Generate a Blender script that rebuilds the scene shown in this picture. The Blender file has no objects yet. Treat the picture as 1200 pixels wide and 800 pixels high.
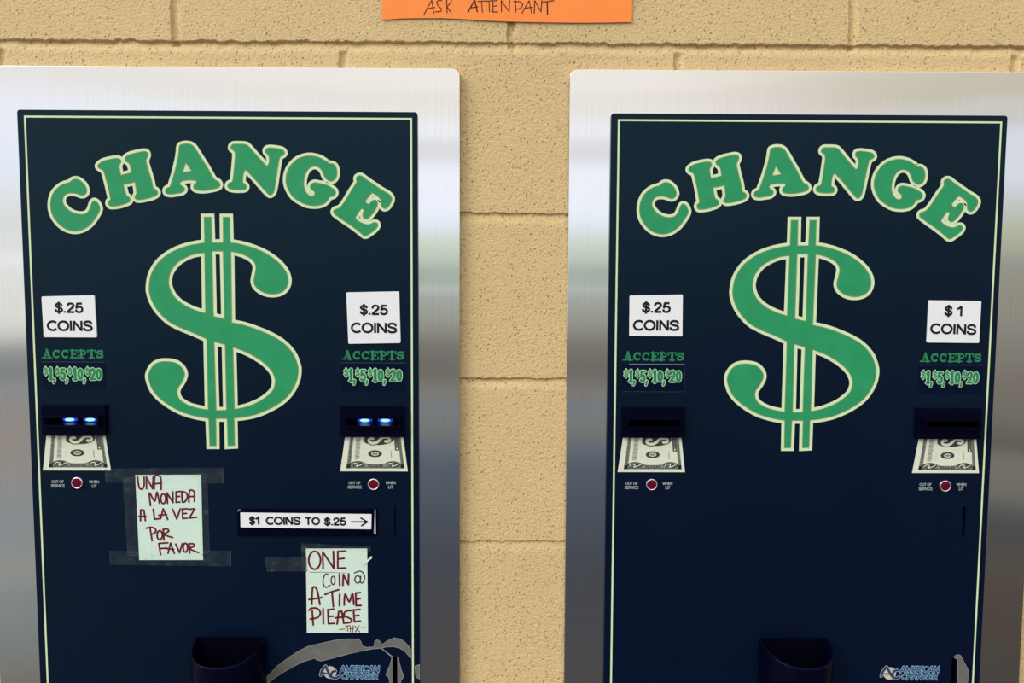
import bpy, bmesh, math, random, json
import numpy as np
from mathutils import Vector, Matrix
from mathutils.geometry import tessellate_polygon

S = bpy.context.scene
COL = S.collection
rnd = random.Random(7)

# ------------------------------------------------------------------ camera
EYE = 1.5                       # eye height above the floor, metres
pitch, roll, yaw, dist = 0.07162902, -0.00465096, 0.00657932, 0.94313156
def rot(v, ax, a):
    return Matrix.Rotation(a, 3, ax) @ v
fw, rt, up = Vector((0, 1, 0)), Vector((1, 0, 0)), Vector((0, 0, 1))
fw, rt = rot(fw, up, -yaw), rot(rt, up, -yaw)
fw, up = rot(fw, rt, -pitch), rot(up, rt, -pitch)
rt, up = rot(rt, fw, roll), rot(up, fw, roll)
cam = bpy.data.cameras.new('camera')
cam.sensor_width = 36.0
cam.lens = 27.0
cam.clip_start = 0.02
camera = bpy.data.objects.new('camera', cam)
camera.matrix_world = Matrix(((rt.x, up.x, -fw.x, 0), (rt.y, up.y, -fw.y, -dist), (rt.z, up.z, -fw.z, EYE), (0, 0, 0, 1)))
COL.objects.link(camera)
S.camera = camera

# ------------------------------------------------------------------ colour management
S.view_settings.view_transform = 'Standard'
S.view_settings.look = 'None'
S.view_settings.gamma = 1.0
S.view_settings.use_curve_mapping = False
S.view_settings.exposure = 0.0

# ------------------------------------------------------------------ helpers for nodes
def hexlin(r, g, b):
    f = lambda c: (c / 255 / 12.92) if c / 255 <= 0.04045 else ((c / 255 + 0.055) / 1.055) ** 2.4
    return (f(r), f(g), f(b), 1.0)

def ramp(nt, stops, interp='LINEAR'):
    n = nt.nodes.new('ShaderNodeValToRGB')
    n.color_ramp.interpolation = interp
    el = n.color_ramp.elements
    while len(el) > 1:
        el.remove(el[-1])
    el[0].position, el[0].color = stops[0][0], stops[0][1]
    for p, c in stops[1:]:
        e = el.new(p)
        e.color = c
    return n

def math_node(nt, op, a, b=None, clamp=False):
    n = nt.nodes.new('ShaderNodeMath')
    n.operation = op
    n.use_clamp = clamp
    for i, v in enumerate((a, b)):
        if v is None:
            continue
        if isinstance(v, (int, float)):
            n.inputs[i].default_value = v
        else:
            nt.links.new(v, n.inputs[i])
    return n.outputs[0]

# ------------------------------------------------------------------ world: overcast yard seen across the road
W = bpy.data.worlds.new('yard_daylight')
S.world = W
W.use_nodes = True
nt = W.node_tree
bg = nt.nodes['Background']
tc = nt.nodes.new('ShaderNodeTexCoord')
sp = nt.nodes.new('ShaderNodeSeparateXYZ')
nt.links.new(tc.outputs['Generated'], sp.inputs[0])
elev = math_node(nt, 'ARCSINE', sp.outputs['Z'])
az = sp.outputs['X']
t = math_node(nt, 'ADD', math_node(nt, 'MULTIPLY', elev, 1.0 / math.radians(64)), 0.5, clamp=True)
# what stands across the forecourt, by elevation in degrees: pale ground, hedge and road, bright sky, roof edge
PROFILE = {
    'left': [(-27.07, 0.257, 0.238, 0.208), (-24.09, 0.266, 0.247, 0.221), (-21.94, 0.286, 0.317, 0.317), (-19.17, 0.339, 0.374, 0.374), (-17.46, 0.416, 0.423, 0.398), (-15.12, 0.356, 0.398, 0.41), (-13.04, 0.386, 0.398, 0.398), (-11.83, 0.423, 0.392, 0.374), (-9.69, 0.416, 0.374, 0.339), (-7.84, 0.398, 0.386, 0.374), (-6.47, 0.386, 0.398, 0.398), (-5.34, 0.302, 0.328, 0.339), (-4.08, 0.449, 0.462, 0.449), (-3.14, 0.898, 0.878, 0.83), (-2.19, 1.074, 1.052, 0.999), (-0.29, 1.074, 1.096, 1.031), (1.16, 1.107, 1.13, 1.107), (1.54, 1.257, 1.281, 1.306), (1.99, 1.074, 1.107, 1.074), (3.82, 1.031, 1.074, 1.052), (5.08, 1.074, 1.107, 1.164), (7.27, 1.141, 1.222, 1.38), (10.66, 1.222, 1.281, 1.406), (12.18, 1.187, 1.21, 1.257), (13.27, 1.164, 1.13, 1.074), (14.58, 1.234, 1.187, 1.118), (15.76, 1.187, 1.141, 1.052), (20, 1.4, 1.35, 1.3), (31, 2.0, 1.98, 1.96)],
    'middle': [(-27.07, 0.101, 0.095, 0.098), (-19.9, 0.085, 0.095, 0.118), (-13.34, 0.124, 0.157, 0.204), (-11.71, 0.187, 0.221, 0.257), (-10.61, 0.266, 0.276, 0.257), (-9.26, 0.257, 0.296, 0.328), (-7.71, 0.302, 0.286, 0.252), (-6.34, 0.221, 0.204, 0.187), (-4.21, 0.276, 0.266, 0.238), (-3.33, 0.386, 0.38, 0.339), (-1.94, 0.482, 0.503, 0.449), (-0.67, 0.517, 0.576, 0.531), (-0.23, 0.757, 0.812, 0.757), (0.22, 0.517, 0.607, 0.546), (1.35, 0.539, 0.647, 0.561), (1.8, 0.74, 0.83, 0.705), (2.62, 0.83, 0.928, 0.757), (3.5, 0.948, 1.052, 0.968), (4.32, 1.107, 1.187, 1.281), (5.2, 1.234, 1.306, 1.458), (8.51, 1.281, 1.318, 1.432), (9.25, 1.052, 1.063, 1.118), (10.36, 1.052, 1.052, 1.085), (10.79, 1.257, 1.306, 1.406), (11.46, 1.257, 1.281, 1.343), (12.12, 1.234, 1.198, 1.164), (13.21, 1.187, 1.118, 1.052), (14.28, 1.281, 1.234, 1.164), (15.35, 1.257, 1.21, 1.141), (20, 1.3, 1.25, 1.2), (31, 1.75, 1.72, 1.7)],
    'right': [(-27.07, 0.103, 0.09, 0.08), (-24.77, 0.095, 0.085, 0.08), (-19.9, 0.112, 0.09, 0.075), (-17.34, 0.124, 0.106, 0.09), (-14.71, 0.103, 0.106, 0.106), (-13.64, 0.15, 0.15, 0.144), (-12.8, 0.238, 0.225, 0.195), (-10.61, 0.266, 0.247, 0.212), (-9.82, 0.168, 0.15, 0.134), (-7.59, 0.252, 0.229, 0.195), (-5.97, 0.266, 0.238, 0.204), (-4.08, 0.317, 0.296, 0.257), (-1.87, 0.386, 0.368, 0.317), (0.34, 0.416, 0.404, 0.339), (1.73, 0.449, 0.449, 0.398), (2.56, 0.576, 0.591, 0.462), (3.94, 0.671, 0.713, 0.553), (5.33, 0.803, 0.849, 0.849), (6.71, 0.968, 1.031, 1.141), (9.56, 0.999, 1.052, 1.141), (10.23, 0.849, 0.849, 0.83), (11.27, 0.898, 0.869, 0.803), (12.06, 0.803, 0.74, 0.607), (13.93, 0.849, 0.775, 0.63), (14.46, 0.928, 0.83, 0.671), (15.23, 0.849, 0.757, 0.576), (20, 0.9, 0.85, 0.7), (31, 1.35, 1.32, 1.28)],
}
def side(a_, b_):
    n_ = nt.nodes.new('ShaderNodeMapRange')
    n_.interpolation_type = 'SMOOTHSTEP'
    n_.inputs['From Min'].default_value, n_.inputs['From Max'].default_value = a_, b_
    nt.links.new(az, n_.inputs['Value'])
    return n_.outputs['Result']
def sky_ramp(key):
    n_ = ramp(nt, [(min(1, 0.5 + s_[0] / 64.0), s_[1:] + (1,)) for s_ in PROFILE[key]])
    nt.links.new(t, n_.inputs[0])
    return n_.outputs['Color']
def blend(fac, a_, b_):
    n_ = nt.nodes.new('ShaderNodeMixRGB')
    nt.links.new(fac, n_.inputs[0])
    nt.links.new(a_, n_.inputs[1])
    nt.links.new(b_, n_.inputs[2])
    return n_.outputs[0]
sky = blend(side(0.15, 0.50), blend(side(-0.15, -0.50), sky_ramp('middle'), sky_ramp('left')), sky_ramp('right'))
nt.links.new(sky, bg.inputs['Color'])
bg.inputs['Strength'].default_value = 1.0

# veiled sun, high on the left of the forecourt
sun = bpy.data.lights.new('veiled_sun', 'SUN')
sun.energy = 1.65
sun.angle = math.radians(32)
sun.color = (1.0, 0.97, 0.92)
sun_o = bpy.data.objects.new('veiled_sun', sun)
sun_o.rotation_euler = Vector((0.72, 0.50, -0.62)).to_track_quat('-Z', 'Y').to_euler()
sun_o.location = (-4, -3, 6)
COL.objects.link(sun_o)

# ------------------------------------------------------------------ materials
def mat(name, base, rough=0.6, metal=0.0, spec=0.5, noise=0.0, nscale=60.0, bump=0.0, bscale=400.0, stretch=None):
    m = bpy.data.materials.new(name)
    m.use_nodes = True
    t_ = m.node_tree
    b = t_.nodes['Principled BSDF']
    b.inputs['Base Color'].default_value = base
    b.inputs['Roughness'].default_value = rough
    b.inputs['Metallic'].default_value = metal
    b.inputs['Specular IOR Level'].default_value = spec
    if noise or bump:
        co = t_.nodes.new('ShaderNodeTexCoord')
        src = co.outputs['Object']
        if stretch:
            mp = t_.nodes.new('ShaderNodeMapping')
            mp.inputs['Scale'].default_value = stretch
            t_.links.new(src, mp.inputs[0])
            src = mp.outputs[0]
        if noise:
            n = t_.nodes.new('ShaderNodeTexNoise')
            n.inputs['Scale'].default_value = nscale
            n.inputs['Detail'].default_value = 4
            t_.links.new(src, n.inputs['Vector'])
            hi = tuple(min(1, c * (1 + noise)) for c in base[:3]) + (1,)
            lo = tuple(c * (1 - noise) for c in base[:3]) + (1,)
            r_ = ramp(t_, [(0.3, lo), (0.7, hi)])
            t_.links.new(n.outputs['Fac'], r_.inputs[0])
            t_.links.new(r_.outputs[0], b.inputs['Base Color'])
        if bump:
            n2 = t_.nodes.new('ShaderNodeTexNoise')
            n2.inputs['Scale'].default_value = bscale
            n2.inputs['Detail'].default_value = 3
            t_.links.new(src, n2.inputs['Vector'])
            bp = t_.nodes.new('ShaderNodeBump')
            bp.inputs['Strength'].default_value = bump
            bp.inputs['Distance'].default_value = 0.0005
            t_.links.new(n2.outputs['Fac'], bp.inputs['Height'])
            t_.links.new(bp.outputs[0], b.inputs['Normal'])
    return m

M = {}
M['navy'] = mat('navy_vinyl', (0.0020, 0.0048, 0.0205, 1), rough=0.25, spec=0.19, noise=0.10, nscale=9, bump=0.012, bscale=900)
M['navy'].node_tree.nodes['Principled BSDF'].inputs['Specular Tint'].default_value = (0.45, 1.0, 0.78, 1)
M['patch_navy'] = mat('dark_navy_sticker', (0.0016, 0.0040, 0.0185, 1), rough=0.25, spec=0.15, noise=0.1)
M['patch_navy'].node_tree.nodes['Principled BSDF'].inputs['Specular Tint'].default_value = (0.4, 0.8, 1.0, 1)
M['green'] = mat('printed_green', hexlin(38, 143, 93), rough=0.5, spec=0.2, noise=0.06, nscale=50)
M['cream'] = mat('printed_cream', hexlin(202, 221, 180), rough=0.5, spec=0.2, noise=0.03)
M['gold'] = mat('printed_gold_edge', hexlin(132, 138, 80), rough=0.5, spec=0.2)
M['edge_black'] = mat('printed_black_edge', (0.004, 0.006, 0.008, 1), rough=0.5, spec=0.2)
M['dim_green'] = mat('printed_dim_green', hexlin(38, 122, 82), rough=0.5, spec=0.2)
M['pale_green'] = mat('printed_pale_green', hexlin(168, 212, 166), rough=0.5, spec=0.2)
M['label'] = mat('white_label_plastic', hexlin(226, 227, 230), rough=0.45, spec=0.3, noise=0.02, nscale=200)
M['black_ink'] = mat('black_ink', hexlin(14, 18, 34), rough=0.6, spec=0.2)
M['paper'] = mat('pale_green_paper', hexlin(200, 221, 208), rough=0.8, spec=0.2, noise=0.025, nscale=120, bump=0.15, bscale=600)
M['red_ink'] = mat('dark_red_marker', hexlin(128, 32, 48), rough=0.6, spec=0.2, noise=0.3, nscale=300)
M['dark_ink'] = mat('brown_black_marker', hexlin(76, 40, 44), rough=0.6, spec=0.2, noise=0.3, nscale=300)
M['core_ink'] = mat('maroon_marker', hexlin(84, 18, 34), rough=0.6, spec=0.2)
M['orange'] = mat('orange_card', hexlin(246, 140, 68), rough=0.7, spec=0.2, noise=0.03, nscale=25, bump=0.1, bscale=500)
M['purple_ink'] = mat('dark_purple_pen', hexlin(66, 24, 30), rough=0.6, spec=0.2)
M['black_plastic'] = mat('glossy_black_plastic', (0.0009, 0.0010, 0.0085, 1), rough=0.28, spec=0.10, noise=0.15, nscale=80)
_b = M['black_plastic'].node_tree.nodes['Principled BSDF']
_b.inputs['IOR'].default_value = 1.18
_b.inputs['Specular IOR Level'].default_value = 0.5
_b.inputs['Specular Tint'].default_value = (0.5, 0.6, 1.0, 1)
_b.inputs['Roughness'].default_value = 0.3
M['deep_black'] = mat('matt_black_recess', (0.0006, 0.0007, 0.0045, 1), rough=0.7, spec=0.03)
M['red_lens'] = mat('dark_red_lens', hexlin(96, 6, 32), rough=0.35, spec=0.1, noise=0.25, nscale=500)
M['chrome'] = mat('pinkish_chrome_ring', hexlin(226, 206, 218), rough=0.25, metal=1.0)
M['print_grey'] = mat('printed_grey', hexlin(150, 158, 162), rough=0.6, spec=0.2)
M['residue'] = mat('bare_backing_grey', hexlin(100, 99, 96), rough=0.55, spec=0.3, noise=0.16, nscale=45)
M['residue_edge'] = mat('torn_film_edge', hexlin(150, 150, 148), rough=0.6, spec=0.2)
M['bill_cream'] = mat('banknote_cream', hexlin(213, 216, 196), rough=0.6, spec=0.2, noise=0.03)
M['bill_ink'] = mat('banknote_ink', hexlin(52, 62, 62), rough=0.6, spec=0.2, noise=0.4, nscale=700)
M['bill_grey'] = mat('banknote_hatching', hexlin(128, 134, 122), rough=0.6, spec=0.2, noise=0.45, nscale=900)
M['logo_blue'] = mat('logo_pale_blue', hexlin(132, 168, 196), rough=0.5, spec=0.2)
M['logo_deep'] = mat('logo_deep_blue', hexlin(16, 52, 100), rough=0.5, spec=0.2)
M['logo_tan'] = mat('logo_tan', hexlin(196, 178, 146), rough=0.5, spec=0.2, noise=0.2, nscale=200)
M['edge_lit_grey'] = mat('lit_peeled_sticker_edge', hexlin(116, 116, 136), rough=0.5, spec=0.3)  # catch-light on the peeled sticker edge, painted as a pale tone
M['edge_lit_dim'] = mat('faint_lit_sticker_edge', hexlin(46, 48, 68), rough=0.5, spec=0.3)  # weaker painted catch-light for the other sticker edges
M['clear_glint'] = mat('clear_plastic_glare', hexlin(160, 166, 170), rough=0.25, spec=0.5)  # glare on clear plastic, painted as an opaque pale grey

def emit(name, c, k):
    m = bpy.data.materials.new(name)
    m.use_nodes = True
    b = m.node_tree.nodes['Principled BSDF']
    b.inputs['Base Color'].default_value = (0.01, 0.02, 0.08, 1)
    b.inputs['Emission Color'].default_value = c
    b.inputs['Emission Strength'].default_value = k
    return m
M['led_core'] = emit('blue_led_core', (0.30, 0.66, 1.0, 1), 1.5)
M['led_halo'] = emit('blue_led_lens', (0.008, 0.045, 0.62, 1), 0.9)

# clear sticky tape
m = bpy.data.materials.new('clear_sticky_tape')
m.use_nodes = True
t_ = m.node_tree
b = t_.nodes['Principled BSDF']
b.inputs['Base Color'].default_value = (0.36, 0.46, 0.44, 1)
b.inputs['Roughness'].default_value = 0.35
b.inputs['Specular IOR Level'].default_value = 0.3
co = t_.nodes.new('ShaderNodeTexCoord')
n = t_.nodes.new('ShaderNodeTexNoise')
n.inputs['Scale'].default_value = 70
n.inputs['Detail'].default_value = 5
t_.links.new(co.outputs['Object'], n.inputs['Vector'])
r_ = ramp(t_, [(0.3, (0.010,) * 3 + (1,)), (0.62, (0.027,) * 3 + (1,)), (0.8, (0.10,) * 3 + (1,))])
t_.links.new(n.outputs['Fac'], r_.inputs[0])
t_.links.new(r_.outputs[0], b.inputs['Alpha'])
M['tape'] = m
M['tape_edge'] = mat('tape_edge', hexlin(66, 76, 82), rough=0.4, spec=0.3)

# brushed stainless steel, grain running vertically
m = bpy.data.materials.new('brushed_stainless_steel')
m.use_nodes = True
t_ = m.node_tree
b = t_.nodes['Principled BSDF']
b.inputs['Base Color'].default_value = (0.66, 0.655, 0.65, 1)
b.inputs['Metallic'].default_value = 1.0
b.inputs['Roughness'].default_value = 0.17
b.inputs['Anisotropic'].default_value = 1.0
tg = t_.nodes.new('ShaderNodeTangent')
tg.direction_type = 'UV_MAP'
tg.uv_map = 'UVMap'
t_.links.new(tg.outputs[0], b.inputs['Tangent'])
co = t_.nodes.new('ShaderNodeTexCoord')
mp = t_.nodes.new('ShaderNodeMapping')
mp.inputs['Scale'].default_value = (900, 900, 9)
t_.links.new(co.outputs['Object'], mp.inputs[0])
n = t_.nodes.new('ShaderNodeTexNoise')
n.inputs['Scale'].default_value = 1.0
n.inputs['Detail'].default_value = 3
t_.links.new(mp.outputs[0], n.inputs['Vector'])
r_ = ramp(t_, [(0.3, (0.655, 0.65, 0.645, 1)), (0.7, (0.695, 0.69, 0.685, 1))])
t_.links.new(n.outputs['Fac'], r_.inputs[0])
t_.links.new(r_.outputs[0], b.inputs['Base Color'])
n2 = t_.nodes.new('ShaderNodeTexNoise')            # finger smudges
n2.inputs['Scale'].default_value = 14
n2.inputs['Detail'].default_value = 6
t_.links.new(co.outputs['Object'], n2.inputs['Vector'])
r2 = ramp(t_, [(0.4, (0.09,) * 3 + (1,)), (0.75, (0.13,) * 3 + (1,))])
t_.links.new(n2.outputs['Fac'], r2.inputs[0])
t_.links.new(r2.outputs[0], b.inputs['Roughness'])
bp = t_.nodes.new('ShaderNodeBump')
bp.inputs['Strength'].default_value = 0.012
bp.inputs['Distance'].default_value = 0.0002
t_.links.new(n.outputs['Fac'], bp.inputs['Height'])
t_.links.new(bp.outputs[0], b.inputs['Normal'])
M['steel'] = m

# painted concrete block
m = bpy.data.materials.new('painted_concrete_block')
m.use_nodes = True
t_ = m.node_tree
b = t_.nodes['Principled BSDF']
b.inputs['Roughness'].default_value = 0.62
b.inputs['Specular IOR Level'].default_value = 0.25
co = t_.nodes.new('ShaderNodeTexCoord')
n = t_.nodes.new('ShaderNodeTexNoise')
n.inputs['Scale'].default_value = 3.5
n.inputs['Detail'].default_value = 5
t_.links.new(co.outputs['Object'], n.inputs['Vector'])
r_ = ramp(t_, [(0.3, (0.61, 0.445, 0.222, 1)), (0.7, (0.69, 0.505, 0.25, 1))])
t_.links.new(n.outputs['Fac'], r_.inputs[0])
# dark open pores in the block face
v = t_.nodes.new('ShaderNodeTexVoronoi')
v.inputs['Scale'].default_value = 400
mp = t_.nodes.new('ShaderNodeMapping')
mp.inputs['Rotation'].default_value = (0, 0.6, 0)
mp.inputs['Scale'].default_value = (1.0, 1.0, 0.62)
nd = t_.nodes.new('ShaderNodeTexNoise')
nd.inputs['Scale'].default_value = 120
t_.links.new(co.outputs['Object'], mp.inputs[0])
t_.links.new(mp.outputs[0], nd.inputs['Vector'])
mx = t_.nodes.new('ShaderNodeMixRGB')
mx.blend_type = 'ADD'
mx.inputs[0].default_value = 0.006
t_.links.new(mp.outputs[0], mx.inputs[1])
t_.links.new(nd.outputs['Color'], mx.inputs[2])
t_.links.new(mx.outputs[0], v.inputs['Vector'])
sel = t_.nodes.new('ShaderNodeSeparateColor')
t_.links.new(v.outputs['Color'], sel.inputs[0])
pick = ramp(t_, [(0.55, (0, 0, 0, 1)), (0.95, (1, 1, 1, 1))])
t_.links.new(sel.outputs[0], pick.inputs[0])
pore = ramp(t_, [(0.10, (1, 1, 1, 1)), (0.38, (0, 0, 0, 1))])
t_.links.new(v.outputs['Distance'], pore.inputs[0])
pf = math_node(t_, 'MULTIPLY', pick.outputs[0], pore.outputs[0])
dark = t_.nodes.new('ShaderNodeMixRGB')
dark.blend_type = 'MIX'
dark.inputs[2].default_value = (0.17, 0.10, 0.036, 1)
t_.links.new(math_node(t_, 'MULTIPLY', pf, 0.6), dark.inputs[0])
t_.links.new(r_.outputs[0], dark.inputs[1])
t_.links.new(dark.outputs[0], b.inputs['Base Color'])
n3 = t_.nodes.new('ShaderNodeTexNoise')
n3.inputs['Scale'].default_value = 300
n3.inputs['Detail'].default_value = 4
n3.inputs['Roughness'].default_value = 0.65
t_.links.new(co.outputs['Object'], n3.inputs['Vector'])
h = math_node(t_, 'SUBTRACT', n3.outputs['Fac'], math_node(t_, 'MULTIPLY', pf, 0.9))
bp = t_.nodes.new('ShaderNodeBump')
bp.inputs['Strength'].default_value = 0.75
bp.inputs['Distance'].default_value = 0.0028
t_.links.new(h, bp.inputs['Height'])
t_.links.new(bp.outputs[0], b.inputs['Normal'])
M['block'] = m

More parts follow.
